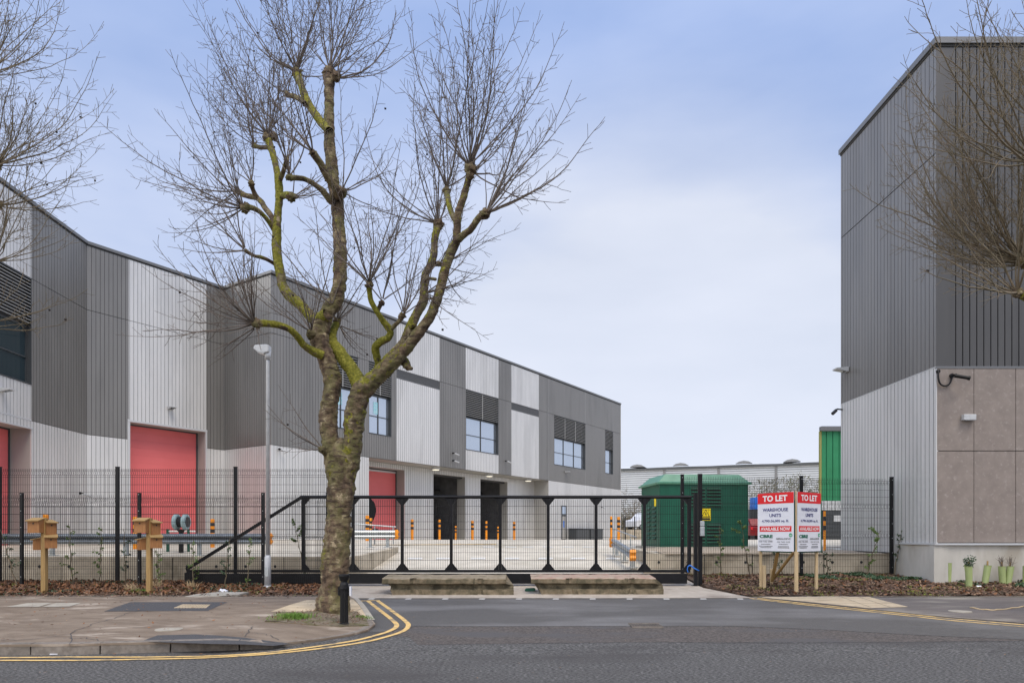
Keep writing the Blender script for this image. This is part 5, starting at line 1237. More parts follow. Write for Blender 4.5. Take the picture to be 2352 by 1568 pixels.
def shoot(B, rr, p, d, L, r, level, up=.05, maxlev=2, seeds=None):
    seg = .13 if level == 0 else (.1 if level == 1 else .08); n = max(2, int(L/seg)); pts = [p]; dd = nrm(np.array(d, float)); side = rr.choice((-1, 1)); q = p.copy()
    kids = []; ax = nrm(np.cross(dd, (rr.gauss(0,1), rr.gauss(0,1), rr.gauss(0,1))))
    for i in range(n):
        dd = nrm(dd+np.array((rr.gauss(0,.075), rr.gauss(0,.075), rr.gauss(0,.06)+up*(1.3 if level == 0 else 1)))*(1 if level == 0 else 1.9)); q = q+dd*seg; pts.append(q); t = (i+1)/n
        if level < maxlev and t > (.16 if level == 0 else .2) and t < .97 and rr.random() < (.72 if level == 0 else .7):
            side = -side; k = nrm(np.cross(dd, ax)*math.cos(i*.9)+ax*math.sin(i*.9))*side; ang = rr.uniform(.6, 1.05)
            kd = nrm(dd*math.cos(ang)+k*math.sin(ang)); kl = (rr.uniform(.16,.42)*L*(1.12-t) if level == 0 else rr.uniform(.25,.5)*L*(1.1-t))
            if kl > .07: kids.append((q, kd, kl, r*(1-t*.75)*.5))
    m = len(pts); B.tube(pts, [max(.0036, r*(1-.78*i/(m-1))) for i in range(m)])
    if seeds is not None and rr.random() < .008 and level == 1: seeds.append(q-np.array((0,0,.08)))
    for q, kd, kl, kr in kids: shoot(B, rr, q, kd, kl, max(.0042, kr), level+1, up*1.1, maxlev, seeds)
def head_shoots(B, rr, p, axis, n, L, r=.013, spread=1.15, upb=.5, seeds=None, up=.035):
    axis = nrm(np.array(axis, float))
    for i in range(int(n*.8+.5)):
        for _ in range(30):
            v = nrm(np.array((rr.gauss(0,1), rr.gauss(0,1), rr.gauss(0,1))))
            if math.acos(max(-1, min(1, float(v@axis)))) < spread: break
        v = nrm(v+np.array((0,0,upb))*rr.random()); l = L*rr.uniform(.55, 1.05)
        shoot(B, rr, np.array(p)+v*.04, v, l, r*rr.uniform(.7, 1.15)*(l/L)**.5, 0, up, 2, seeds)

def limb(b, pts, n=22, sub=4, moss=.3, wr=1.0, seed=0, knob=0, fist=0):
    # pts: (x, y, z, r): a smooth tapering limb with bark wrinkles as real relief
    C = crom(pts, sub); L = 0; path = []
    dense = []
    for i in range(len(C)-1):
        a, c = np.array(C[i]), np.array(C[i+1]); l = np.linalg.norm(c[:3]-a[:3]); k = max(1, int(l/max(.018, .11*a[3])))
        for j in range(k): dense.append(a+(c-a)*j/k)
    dense.append(np.array(C[-1])); k = len(dense); vs = []; ref = None; base = len(b.v); s_ = 0
    for i, q in enumerate(dense):
        p = Vector(q[:3]); d = Vector(dense[min(i+1,k-1)][:3]-dense[max(i-1,0)][:3]).normalized()
        if i: s_ += (Vector(dense[i][:3])-Vector(dense[i-1][:3])).length
        if ref is None: ref = Vector((0,-1,0)) if abs(d.y) < .8 else Vector((1,0,0))
        a = (ref-d*ref.dot(d)).normalized(); ref = a; e = d.cross(a); r = q[3]
        for j in range(n):
            t = 2*math.pi*j/n; dr = a*math.cos(t)+e*math.sin(t); pw = p+dr*r
            w1 = noise.noise(Vector((math.cos(t)*1.5+seed, math.sin(t)*1.5, s_*7.5)))       # wrinkles across the limb
            w1 = max(0, w1)**.7*.9
            w2 = noise.noise(Vector((pw.x*2.6+seed, pw.y*2.6, pw.z*2.2))); w3 = noise.noise(Vector((pw.x*13, pw.y*13, pw.z*17+seed)))
            rr_ = r*(.97+.12*w2+(.17*w1+.13*w3)*wr); vs.append(p+dr*rr_)
            m = moss+.25*dr.z*(1-abs(d.z))+.12*(dr.x < 0)+.35*w2; b.attr.append(max(0, min(1, m)))
    b.smooth = True
    b.add(vs, [(i*n+j, i*n+(j+1) % n, (i+1)*n+(j+1) % n, (i+1)*n+j) for i in range(k-1) for j in range(n)]+[tuple((k-1)*n+j for j in range(n))])
def fist(b, p, r, seed, n=16, moss=.1):
    # swollen knuckle where the shoots were cut back
    vs = []; m = 12; p = Vector(p)
    for i in range(m+1):
        ph = math.pi*i/m
        for j in range(n):
            t = 2*math.pi*j/n; d = Vector((math.sin(ph)*math.cos(t), math.sin(ph)*math.sin(t), math.cos(ph)))
            rr_ = r*(.92+.5*noise.noise(d*1.8+Vector((seed,0,0)))+.42*noise.noise(d*4.5+Vector((seed,3,0)))); vs.append(p+d*rr_); b.attr.append(max(0, moss+.1*d.z))
    b.smooth = True; b.add(vs, [(i*n+j, i*n+(j+1) % n, (i+1)*n+(j+1) % n, (i+1)*n+j) for i in range(m) for j in range(n)])

# ---- the big plane tree
TY = 12.55
def tp(u, v, r, dy=0): Y = TY+dy; p = P(u, v, Y); return (p.x, p.y, p.z, r*Y/F*.95)
def tl_(L, d0=0, d1=None):
    d1 = d0 if d1 is None else d1; k = len(L)-1; return [tp(u, v, r, d0+(d1-d0)*i/k) for i, (u, v, r) in enumerate(L)]
tz = path_z(-3.2, TY); tx = P(768, 1400, TY).x
tree = empty('plane_tree', (tx, TY, tz), 'big bare pollarded plane tree with mossy forked trunk in the footway', 'tree')
b = MB(); b.attr = []
limb(b, tl_([(765,1432,56),(765,1415,48),(767,1385,40),(769,1350,35),(771,1300,32.5),(774,1250,31),(777,1200,30),(781,1150,29.5),(785,1100,31),(786,1070,32),(785,1045,31),(784,1022,20),(784,1004,6)]), n=56, sub=6, moss=.12, seed=1)
limb(b, tl_([(779,1110,22),(770,1070,24),(764,1035,22.5),(756,996.7,21),(753,952.7,21.5),(759,908.8,19.5),(763,869,21.5),(752,829.7,20.5),(739,794.5,20.5),(732,768,22.5),(741,740,20.5),(752,715,17),(762,700,19),(769,693,18),(779.6,651,16),(781.5,577.8,15.4),(777.6,519,14.6),(776,475,14.6),(773,450,16),(766,420,14),(762,381,14),(757,322,13),(756,263.7,12.3),(756,205,12),(757,175,14)], 0, .5), n=34, sub=5, moss=.14, seed=2)
limb(b, tl_([(790,1110,22),(800,1070,24.5),(806,1035,24),(810,1018,23),(811.6,974.7,23.5),(818.7,930.7,24.5),(830,898,24.5),(843,887,23),(865,865,20),(887,842,20),(912,820,17.5),(926,803,16),(937.3,794.5,14.5),(950,778,14),(963.7,761.6,13.5),(980,738,12.5),(992,717.8,11.8),(1010,666.5,11.5),(1022.8,615,11.2),(1038,574,11),(1048,552,10),(1050,528,9),(1051,492,9),(1066.4,446,8.3),(1077,402,8),(1079,390,9)], 0, -.9), n=34, sub=5, moss=.33, seed=3)
D = {}
def br(L, d0, d1, moss=.3, seed=5, n=18): limb(b, tl_(L, d0, d1), n=n, sub=4, moss=moss, seed=seed, wr=.8)
br([(833,893,20),(825,876,20),(808,847,17),(788,821,17),(772.6,799,15),(764,785,12),(763,768,10.5),(768,752,9.5),(772.6,742,9)], 0, .6, .85, 5, 24)      # mossy cross limb
br([(752,722,15),(735,730,14),(719,731,13),(692.6,701,12.8),(654.5,665.7,12.6),(642.8,621.7,11.2),(636,577.8,11),(635.5,534,10.5),(638,490,9),(641,454.7,9),(640,419.6,9),(634,381,8),(625,345.7,8),(617,322,9)], .1, 1.1, .62, 6, 24)
br([(741,815,11),(716,803.5,10),(698.5,791.7,8.5),(686,775,8.2),(675,763,8),(657.5,750.7,7.8),(628,743,8),(600,741,9),(590,742,10)], 0, -.9, .75, 7)
br([(756,300,10),(744,287,9.5),(724,262,9),(704,228.5,9),(692,195,8.5),(682,172,10)], .3, .9, .45, 8)
br([(700,238,6),(698,234,6),(680,222,6),(661,217,6)], .5, .9, .15, 9)
br([(776,448,12),(771,433,10),(754,408,8.8),(736.5,375,8.3),(720,352,9)], .2, -.4, .2, 10)
br([(762,462,9),(754,454,8),(740,436,7),(722,422,6),(706,413,5.8),(692.6,408.7,6),(668,407,7)], .2, -.2, .3, 11)
br([(628,350,6),(616,338,5.5),(600,338,5),(585,334,5)], 1.0, 1.4, .2, 12)
br([(641,418,6),(650,395,5.5),(657,372,5.5)], .9, .5, .3, 13); br([(643,452,7),(655,447,8),(668,450,10)], .9, .4, .5, 14)
br([(632,532,7),(628,525,6),(617,508,5.5),(602,490,5.5),(588,480,6),(576,475.4,6.5),(566,476.5,8)], .8, .2, .6, 15)
br([(634,520,7),(631,510,7),(621,492,6.8),(607.6,475,6.5),(600,462,6.5),(592,455,6.5),(584,451.8,6.5),(565,448,6),(550,441,6)], .8, 1.5, .3, 16)
br([(592,455,6),(586,445,5.5),(581,434,5),(578,424,6)], 1.2, 1.0, .3, 17)
br([(630,604,5),(625,601,4.5),(612,594,4),(599,589.5,4.5),(583,586,4),(567,577,4.5)], .7, .1, .3, 18)
br([(950,752,8),(948,748,10)], 0, 0, .3, 19)
br([(880,838,12),(890,822,9.5),(904,807.7,9.5),(926,783.6,9.8),(941,752,11),(956,722,11),(971.5,692,11),(974,660,10),(977,630.6,9.6),(990,604,9),(996,585,8.6),(998.7,548.6,8.3),(1005,522,9)], -.1, .8, .4, 20, 22)
br([(866,846,9),(869,834,8.5),(865,816.5,9),(862,800,9),(866,790,9),(878,781,9),(891,775,9),(897,762,8.2),(890,749,8.5),(880,736,7.5),(873.6,726.4,6.6),(862.6,708.9,6.4),(852,689,6.3),(848,665,6.5),(847,656,7.5)], -.1, -.9, .72, 21)
br([(891,758,6),(900,752.8,5.5),(910,743,5),(917.6,735,5.5),(922,726,7)], -.5, -.7, .2, 22)
br([(868,712,5),(873,700,5),(876,696,6)], -.6, -.75, .2, 23)
br([(1046,556,8),(1053.6,548,9),(1068,536,8.3),(1081.8,525.5,8.2),(1092,510,8),(1102,497,8),(1111,490,9)], -.7, -1.3, .25, 24)
br([(1050,512,6.5),(1041,497,6.8),(1033,474,6.6),(1028,451,7),(1026,440,8)], -.7, -.2, .35, 25)
br([(1000,606,5),(1007,604,6.5)], .6, .7, .1, 26)
br([(976,640,5),(985,638,4),(1000,640,4)], .4, -.5, .2, 27)
br([(922,823,13),(931,832,11),(938,842,7),(946,845,4)], -.2, -.35, .3, 28)
br([(752,1045,9),(741,1032,7)], 0, -.2, .1, 29)
for (u, v, r, dy) in ((757,166,15,.5),(772,176,11,.4),(681,166,13,.9),(660,216,7,.9),(718,350,9,-.4),(665,406,9,-.2),(613,316,11,1.1),(629,312,10,1.1),(584,333,7,1.4),(658,368,7,.5),(670,452,12,.4),(563.7,476.7,12,.2),(548,439,7,1.5),(577,420,8,1.0),(565,575,5,.1),(588,742,12,-.9),(773,737,10,.6),(1079,387,15,-.9),(1079,402,11,-.9),(1025,436,10,-.2),(1114,490,13,-1.3),(1007,515,13,.8),(1010,605,6,.7),(848,653,10,-.9),(924,724,9,-.7),(877,694,7,-.75),(786,441,13,.2),(714,766,12,-.2),(935,840,9,-.3),(740,1031,9,-.2),(905,829,11,-.25)):
    p = tp(u, v, r, dy); fist(b, p[:3], p[3], u*.37, moss=(.05 if v < 700 else .3))
b.build('trunk', m_bark, tree, fix=True)
B = Bulk(3); rr = random.Random(21); seeds = []
# (u, v, dy, axis, count, length)
H_ = [(757,160,.5,(.15,.05,1),26,3.0),(775,178,.4,(1,-.2,.35),9,2.6),(681,162,.9,(-.35,.3,1),24,3.1),(660,216,.9,(-1,.3,.5),7,2.4),(718,348,-.4,(-.3,-.6,1),13,2.5),(665,404,-.2,(-.4,-.4,1),10,2.3),
      (615,308,1.1,(-.45,.3,1),28,3.2),(584,332,1.4,(-1,.4,.6),10,2.6),(658,366,.5,(.2,-.5,1),7,2.0),(672,452,.4,(.9,-.6,.1),9,1.5),(560,476,.2,(-1,-.2,.25),20,2.4),(546,438,1.5,(-1,.4,.7),16,2.8),(577,418,1.0,(-.4,.4,1),10,2.5),
      (564,573,.1,(-1,-.4,.35),11,1.9),(584,742,-.9,(-.8,-.3,.55),34,2.1),(588,750,-.9,(-.3,-.2,-1),8,1.1),(774,735,.6,(.4,.5,.8),10,1.9),(714,760,-.2,(-.5,-.5,.8),12,1.7),
      (1079,380,-.9,(.1,-.2,1),28,3.1),(1088,395,-.9,(1,-.2,.45),7,2.3),(1025,430,-.2,(-.25,.2,1),18,3.0),(1116,488,-1.3,(1,-.4,.3),17,2.3),(1005,512,.8,(-.35,.5,1),22,2.9),(1010,605,.7,(.9,.4,.2),10,2.0),
      (978,672,-.6,(1,-.5,.05),15,1.7),(848,648,-.9,(-.05,-.4,1),20,2.7),(926,720,-.7,(.6,-.4,.7),11,2.0),(878,690,-.75,(.3,-.4,.7),6,1.9),(740,1029,-.2,(-1,-.3,.25),6,1.35),(786,437,.2,(.9,.3,.4),8,2.2),(762,700,.1,(-.2,.4,1),8,2.4),(780,745,.5,(.9,.3,-.2),6,1.4)]
for u, v, dy, ax, n, L in H_:
    p = tp(u, v, 1, dy)[:3]; head_shoots(B, rr, p, ax, n, L, r=.0155, spread=1.2, upb=.55 if ax[2] >= 0 else 0, seeds=seeds, up=.035 if ax[2] >= 0 else .02)
B.build('crown', m_twig, tree)
sb = MB()
for s_ in seeds[:260]: fist_r = .016; sb.cbox(tuple(s_), (.03,.03,.03), rz=.4, rx=.6)
if seeds: sb.build('seed_ball', m_seed, tree)['kind'] = 'stuff'

# ---- plane trees left and right whose trunks stand outside the picture
def side_tree(name, label, trunk, limbs, heads, seed, mat, TYs, L0):
    global TY
    TY = TYs; b = MB(); b.attr = []; x = trunk[0][0]; p0 = P(x, 0, TYs).x; rt = empty('plane_tree', (p0, TYs, path_z(p0, TYs)), label, 'tree')
    limb(b, tl_(trunk), n=26, moss=.3, seed=seed)
    for L, a, c in limbs: limb(b, tl_(L, a, c), n=16, moss=.5, seed=seed+1, wr=.8)
    rr = random.Random(seed); B = Bulk(3); sd_ = []
    for u, v, dy, ax, n, L in heads:
        p = tp(u, v, 12, dy); fist(b, p[:3], p[3], seed+u*.1); head_shoots(B, rr, p[:3], ax, n, L, r=L0, spread=1.15, upb=.5, seeds=sd_, up=.035)
    b.build('trunk', m_bark, rt); B.build('crown', mat, rt)
    sb = MB()
    for s_ in sd_: sb.cbox(tuple(s_), (.032,.032,.032), rz=.4, rx=.6)
    if sd_: sb.build('seed_ball', m_seed, rt)['kind'] = 'stuff'
side_tree('t', 'bare plane tree reaching in from the left edge of the picture', [(-210,1440,50),(-210,1300,36),(-200,1100,33),(-190,900,30),(-170,700,26),(-150,500,20),(-140,300,15),(-135,120,12)],
    [([(-165,640,16),(-110,560,13),(-60,500,11),(-22,460,9),(-8,385,8)], 0, .4), ([(-180,760,14),(-110,690,12),(-50,625,10),(-20,600,9)], 0, -.6), ([(-150,420,12),(-90,330,10),(-50,250,9),(-35,180,8)], 0, .5), ([(-185,820,12),(-120,790,9),(-60,745,8)], 0, -.4)],
    [(-8,378,.4,(.75,.1,.7),30,3.0),(-14,600,-.6,(.8,-.2,.5),26,2.5),(-35,172,.5,(.6,.2,.9),28,3.0),(-52,742,-.4,(.9,-.1,.3),12,1.9),(-135,110,0,(.3,0,1),14,2.9),(-6,470,.3,(.9,-.3,.25),12,2.4),(-20,385,.4,(.1,-.2,1),10,3.0)], 33, m_twig2, 12.7, .0135)
side_tree('t', 'bare plane tree reaching in from the right edge of the picture', [(2560,1440,55),(2560,1300,38),(2550,1100,35),(2540,900,32),(2520,720,28),(2500,560,22),(2490,380,16),(2490,200,12)],
    [([(2520,760,16),(2460,730,14),(2400,700,11),(2345,676,9)], 0, -.8), ([(2510,680,14),(2450,650,12),(2400,620,10),(2352,606,9)], 0, .4), ([(2495,480,12),(2450,420,10),(2420,350,9),(2400,290,8)], 0, .6), ([(2500,560,12),(2460,480,10),(2420,420,9),(2390,380,8)],0,-.8)],
    [(2337,670,-.8,(-.9,-.2,.1),16,2.2),(2344,600,.4,(-.9,.1,.5),30,4.5),(2352,596,.2,(-.15,.1,1),12,3.3),(2386,372,-.8,(-.9,-.2,.6),18,3.8),(2398,282,.6,(-.5,.2,1),18,3.3),(2358,606,.5,(-1,.1,.25),20,4.0),(2490,190,0,(-.4,0,1),12,3.0)], 47, m_twig2, 12.3, .021)
TY = 12.55

# ------------------------------------------------------------------ saplings, guards, ground litter
def sapling(u, v, vt, lean, kind, label, nleaf=14, zf=lbed_z, dy=0):
    x, y = G(u, v, zf); rr = random.Random(int(u*7)); s_ = y/F; z0 = zf(x, y); H = (v-vt)*s_
    rt = empty('sapling', (x, y, z0), label, 'sapling', 'young hedge plants in the beds')
    B = Bulk(4); pts = []; n = 12
    for i in range(n+1):
        t = i/n; pts.append(np.array((x+lean*s_*t+rr.gauss(0,.012), y+rr.gauss(0,.012), z0+H*t)))
    B.tube(pts, [.018*(1-.7*i/n) for i in range(n+1)]); Lf = Bulk()
    side = []
    for i in range(3 if kind == 'ivy' else 2, n):
        if rr.random() < .75:
            p = pts[i]; d = nrm(np.array((rr.gauss(0,1), rr.gauss(0,.6), rr.uniform(.1,.9)))); l = rr.uniform(.08,.3)*(1.2 if kind == 'bushy' and i > 7 else .7); e = p+d*l; B.tube([p, (p+e)/2+np.array((0,0,.02)), e], [.005,.004,.003]); side.append((p, e, i/n))
    for p, e, t in side:
        k = int(nleaf*1.7*(2.2 if kind == 'bushy' and t > .6 else .55))
        for _ in range(k):
            c = p+(e-p)*rr.uniform(.2, 1.1)+np.array((rr.gauss(0,.02), rr.gauss(0,.02), rr.gauss(0,.02))); a = nrm(np.array((rr.gauss(0,1), rr.gauss(0,1), rr.gauss(0,.6)))); w = nrm(np.cross(a, (rr.gauss(0,1), rr.gauss(0,1), rr.gauss(0,1)))); sz = rr.uniform(.026,.045)
            Lf.leaf(c, a*sz, w*sz*.45)
    B.build('stem', m_twig2, rt)
    if Lf.c: Lf.build('foliage', m_leaf if kind != 'ivy' else m_leafd, rt)
SP = [(40,1352,1215,-38,'ivy','at the far left of the bed'),(166,1348,1200,-8,'thin','just right of the left bird box post'),(228,1345,1205,6,'bare','nearly leafless between the bird box posts'),(290,1348,1212,-6,'ivy','between tall fence post and right bird box post'),
      (365,1350,1262,-6,'bare','short and bare right of the right bird box post'),(442,1350,1232,2,'thin','in front of the left end of the gate beam'),(515,1356,1228,14,'ivy','below the gate brace'),(567,1356,1235,8,'thin','left of the street lamp'),(706,1344,1195,-32,'bushy','leaning tall one just left of the big trunk')]
for u, v, vt, ln, k, l in SP: sapling(u, v-4, vt, ln, k, 'sapling '+l)
for u, v, vt, ln, k, l in [(1656,1319,1205,-2,'thin','nearest the gate post'),(1722,1318,1192,-22,'bushy','leafy and leaning, left of the letting board'),(1803,1324,1270,-25,'ivy','behind the letting board'),(1904,1322,1262,-8,'ivy','small, right of the letting board'),(1988,1322,1215,34,'bushy','leaning right near the last fence post'),(2052,1322,1212,22,'ivy','tall beside the right building')]: sapling(u, v, vt, ln, k, 'sapling '+l, zf=rbed_z)
# climbing stem on the fence left of the kiosk
def guard(u, vb, vt, lean, w, label, plant):
    x, y = G(u, vb, rbed_z); s_ = y/F; z0 = rbed_z(x, y); H = (vb-vt)*s_; rt = empty('tree_guard', (x, y, z0), label, 'tree guard', 'green tubes against the right building'); r = w/2*s_
    b = MB(); b.smooth = True; t0, t1 = Vector((x, y, z0-.03)), Vector((x+lean*s_, y, z0+H)); n = 20
    b.tube([t0, t1], [r*.92, r*1.06], n, cap=False); b.tube([t1, t0], [r*1.0, r*.86], n, cap=False); b.tube([t1-Vector((0,0,.012)), t1+Vector((0,0,.004))], [r*1.1, r*1.12], n, cap=False); b.build('tube', m_tubeg, rt)
    b = MB(); b.bar(t0+Vector((r*1.1, .02, 0)), t1+Vector((r*.2, r*.4, .12)), .028); b.build('stake', m_wood2, rt)
    B = Bulk(4); rr = random.Random(int(u)); Lf = Bulk()
    for k in range({'bare':3,'none':1,'leafy':5,'twig':6}[plant]):
        d = nrm(np.array((rr.gauss(0,.35), rr.gauss(0,.2), 1))); l = {'bare':.28,'none':.2,'leafy':.42,'twig':.4}[plant]*rr.uniform(.7,1.1); p = np.array(t1)-np.array((0,0,.1)); e = p+d*l; B.tube([p, (p+e)/2, e], [.006,.005,.003])
        if plant == 'twig': 
            for q in range(3): m_ = p+(e-p)*rr.uniform(.4,.9); B.tube([m_, m_+nrm(np.array((rr.gauss(0,1),0,.8)))*.12], [.004,.0028])
        if plant == 'leafy':
            for q in range(60):
                c = p+(e-p)*rr.uniform(.25,1.05)+np.array((rr.gauss(0,.04), rr.gauss(0,.03), rr.gauss(0,.03))); a = nrm(np.array((rr.gauss(0,1), rr.gauss(0,1), rr.gauss(0,.5)))); Lf.leaf(c, a*.024, nrm(np.cross(a, (rr.gauss(0,1), 1, 0)))*.011)
    B.build('stem', m_twig, rt)
    if Lf.c: Lf.build('foliage', m_leafd, rt)
guard(2178, 1337, 1291, 0, 14, 'green tree guard nearest the building corner', 'bare'); guard(2219, 1337, 1295, -5, 13, 'green tree guard behind the leafy one', 'none'); guard(2226, 1348, 1299, -1, 14, 'green tree guard with leafy dark shrub rising from it', 'leafy')
guard(2261, 1341, 1297, 8, 14, 'slanting green tree guard on its own', 'none'); guard(2303, 1341, 1299, -2, 14, 'green tree guard, left of the crossed pair with twigs', 'twig'); guard(2314, 1341, 1299, 7, 14, 'green tree guard, right of the crossed pair with twigs', 'twig'); guard(2356, 1342, 1298, 2, 14, 'green tree guard cut off by the right edge', 'none')

def scatter(name, label, cat, poly_px, zf, n, mat, size, seed, dz=.04, flat=.6, leafy=False, dens=None):
    rr = random.Random(seed); B = Bulk(); xs = [p[0] for p in poly_px]; ys = [p[1] for p in poly_px]; k = 0
    while k < n:
        x, y = rr.uniform(min(xs), max(xs)), rr.uniform(min(ys), max(ys))
        if not inpoly((x, y), poly_px): continue
        if dens and noise.noise(Vector((x*dens[0], y*dens[0], seed)))+rr.gauss(0,.08) < dens[1]: continue
        k += 1
        a = np.array((rr.gauss(0,1), rr.gauss(0,1), rr.gauss(0,1)*flat*.5)); a = nrm(a); w = nrm(np.cross(a, np.array((rr.gauss(0,flat*.5), rr.gauss(0,flat*.5), 1)))); s_ = rr.uniform(*size)
        c = (x, y, zf(x, y)+dz+rr.uniform(0,.03)+.05*noise.noise(Vector((x*2.1, y*2.1, 3))))
        if leafy: B.leaf(c, a*s_, w*s_*.55)
        else: B.quad(c, a*s_, w*s_*rr.uniform(.2,.45))
    o = B.build(name, mat); o['kind'] = 'stuff'; tag(o, label, cat); return o
LB = [(-15,15.0),(-3.75,15.0),(-3.95,15.9),(-4.38,17.6),(-4.45,18.9),(-15,18.9)]
RBp = [(5.3,15.55),(17,15.55),(17,17.95),(11.1,17.95),(11.1,19.9),(5.0,19.9),(5.0,17.2)]
scatter('bark_mulch', 'brown bark mulch covering the left bed', 'mulch', LB, lbed_z, 9000, m_chip, (.025,.065), 1)
scatter('bark_mulch', 'brown bark mulch covering the right bed', 'mulch', RBp, rbed_z, 7500, m_chip, (.025,.065), 2, dz=.03)
scatter('pale_chips', 'paler wood chips among the mulch on the left', 'mulch', LB, lbed_z, 2200, m_chip2, (.02,.05), 3)
scatter('pale_chips', 'paler wood chips among the mulch on the right', 'mulch', RBp, rbed_z, 2300, m_chip2, (.02,.05), 4, dz=.03)
scatter('dead_leaves', 'brown fallen leaves lying in the left bed', 'leaves', [(-15,15.6),(-3.9,15.6),(-4.4,17.6),(-4.45,18.9),(-15,18.9)], lbed_z, 4200, m_leafbr, (.035,.075), 5, dz=.05, flat=1.3, leafy=True)
scatter('dead_leaves', 'brown fallen leaves lying in the right bed', 'leaves', RBp, rbed_z, 500, m_leafbr, (.03,.06), 6, dz=.05, flat=1.2, leafy=True)
scatter('moss_patches', 'yellow green moss and weeds in the left bed', 'moss', LB, lbed_z, 1500, m_moss, (.012,.03), 7, dz=.045, flat=1.4, leafy=True, dens=(.9,.22))
scatter('moss_patches', 'yellow green moss and weeds in the right bed', 'moss', RBp, rbed_z, 3200, m_moss, (.012,.03), 8, dz=.035, flat=1.4, leafy=True, dens=(1.1,.17))
scatter('ivy_cover', 'dark green ivy creeping along the right building foot', 'ivy', [(8.4,18.6),(11.0,18.2),(11.0,19.8),(8.0,19.8)], rbed_z, 1600, m_leafd, (.02,.045), 9, dz=.07, flat=1.6, leafy=True, dens=(.9,.0))
scatter('ivy_cover', 'dark green ivy below the green tree guards', 'ivy', [(11.6,16.9),(17,16.9),(17,17.9),(11.6,17.9)], rbed_z, 1500, m_leafd, (.02,.045), 10, dz=.06, flat=1.6, leafy=True, dens=(1.1,.02))
scatter('ivy_cover', 'dark green ivy patches among leaves in the left bed', 'ivy', LB, lbed_z, 1300, m_leafd, (.02,.04), 11, dz=.06, flat=1.5, leafy=True, dens=(.8,.25))
scatter('road_debris', 'small leaf fragments and grit scattered on the footway', 'debris', [(-9,9.6),(-3.5,9.6),(-3.4,14.9),(-12,14.9)], path_z, 650, m_chip2, (.008,.02), 12, dz=.012, flat=.2)
scatter('road_debris', 'small leaf fragments scattered on the road', 'debris', [(-7,7.6),(9,7.6),(10,15),(-2.5,15)], road_z, 260, m_chip2, (.006,.016), 13, dz=.01, flat=.2)
scatter('fallen_leaves', 'brown leaves and twigs blown along the kerb and footway', 'leaves', [(-9,8.9),(-4,8.9),(-3,10),(-3.3,12),(-4,14.9),(-12,14.9)], lambda x, y: (path_z(x, y) if y > 9.3 else 0)-.03, 260, m_leafbr, (.015,.035), 15, dz=.045, flat=.5, leafy=True)
# grass tufts in the tree pit
def tuft(name, label, cx, cy, zf, n, rad, h, seed, mat=m_grass):
    rr = random.Random(seed); B = Bulk()
    for _ in range(n):
        x, y = cx+rr.gauss(0,rad[0]), cy+rr.gauss(0,rad[1]); z = zf(x, y)+.02; l = rr.uniform(.5,1)*h; d = np.array((rr.gauss(0,.35), rr.gauss(0,.35), 1)); d = nrm(d); p = np.array((x, y, z)); w = np.array((rr.uniform(-1,1), rr.uniform(-1,1), 0)); w = nrm(w)*.004
        e = p+d*l+np.array((d[0]*l*.4, d[1]*l*.4, -.15*l)); m_ = p+d*l*.55
        B.V.append(np.array([p-w, p+w, m_+w*.8, m_-w*.8])); B.F.append(np.array([[0,1,2,3]])+B.c); B.c += 4
        B.V.append(np.array([m_-w*.8, m_+w*.8, e+w*.1, e-w*.1])); B.F.append(np.array([[0,1,2,3]])+B.c); B.c += 4
    o = B.build(name, mat); o['kind'] = 'stuff'; tag(o, label, 'grass')
x, y = G(675, 1420, path_z); tuft('grass_tuft', 'bright grass clump left of the trunk in the tree pit', x, y, path_z, 600, (.13,.08), .13, 1)
x, y = G(640, 1424, path_z); tuft('grass_tuft', 'thin grass at the left edge of the tree pit', x, y, path_z, 150, (.14,.07), .05, 2)
x, y = G(835, 1420, path_z); tuft('grass_tuft', 'small grass clump right of the trunk', x, y, path_z, 120, (.08,.06), .07, 3)
x, y = G(322, 1362, lbed_z); tuft('grass_tuft', 'green grass clump in the left bed by the right bird box post', x, y, lbed_z, 260, (.12,.08), .14, 4)
for i, (u, v) in enumerate(((360,1350),(300,1358),(440,1352))): x, y = G(u, v, lbed_z); tuft('grass_tuft', ('dry straw grass tuft right of the right bird box post','dry straw grass tuft left of the right bird box post','dry straw grass tuft left of the gate brace')[i], x, y, lbed_z, 90, (.07,.05), .3, 5+i, m_wood3)
x, y = G(782, 1424, path_z); scatter('pit_litter', 'dead leaf bits and soil crumbs in the tree pit', 'debris', pit, path_z, 700, m_chip, (.01,.025), 14, dz=.03)

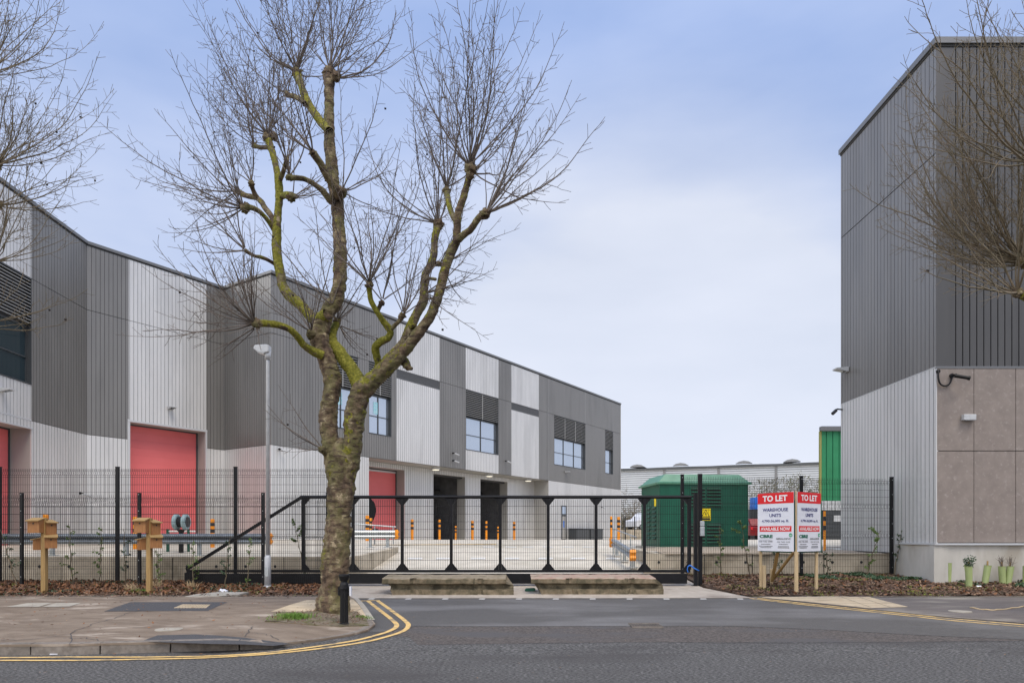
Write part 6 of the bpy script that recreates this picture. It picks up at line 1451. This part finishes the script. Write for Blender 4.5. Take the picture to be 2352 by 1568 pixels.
# ---- bare shrubs beyond the yard
def bush(x, y, z, h, w, seed, label, leafy=0, mat=None):
    rr = random.Random(seed); rt = empty('bare_shrub', (x, y, z), label, 'shrub', 'shrubs beyond the yard'); B = Bulk(3); Lf = Bulk()
    for _ in range(16):
        d = nrm(np.array((rr.gauss(0,.5), rr.gauss(0,.4), 1.1))); p = np.array((x+rr.gauss(0,w*.3), y+rr.gauss(0,.4), z)); l = h*rr.uniform(.6,1); q = p; pts = [q]
        for i in range(7): d = nrm(d+np.array((rr.gauss(0,.12), rr.gauss(0,.12), 0))); q = q+d*l/7; pts.append(q)
        B.tube(pts, [.035*(1-.75*i/7) for i in range(8)])
        for i in range(2, 8):
            for _ in range(3):
                e = pts[i]+nrm(np.array((rr.gauss(0,1), rr.gauss(0,1), .8)))*h*.16*rr.uniform(.5,1.2); B.tube([pts[i], e], [.016,.01])
                for _ in range(leafy):
                    c = e+np.array((rr.gauss(0,.2), rr.gauss(0,.2), rr.gauss(0,.2))); a = nrm(np.array((rr.gauss(0,1), rr.gauss(0,1), rr.gauss(0,1)))); Lf.leaf(c, a*.11, nrm(np.cross(a, (0,.3,1)))*.06)
    B.build('stem', m_twig2, rt)
    if Lf.c: Lf.build('foliage', mat or m_leafd, rt)
m_oliveleaf = M('olive_leaf', (.09,.1,.04), (.16,.15,.07), scale=2, rough=.8)
for i, (u, vt, Y, lf, l) in enumerate([(1745,1098,88,5,'first from the left above the letting board'),(1775,1095,90,7,'second from the left above the letting board'),(1806,1094,92,4,'third from the left above the letting board'),(1838,1097,90,7,'behind the fence post above the letting board'),(1868,1100,86,6,'against the green building'),(1440,1112,95,0,'bare one between grey warehouse and kiosk'),(1462,1122,90,0,'bare one just left of the kiosk roof'),(1420,1166,100,6,'low one behind the palisade fence'),(1450,1163,104,6,'low one behind the white van')]):
    x = P(u, 0, Y).x; bush(x, Y, 1.2, CZ+(HV-vt)/F*Y-1.2, 3.2 if lf else 1.5, 60+i, 'shrub in the far distance, '+l, lf, m_oliveleaf)
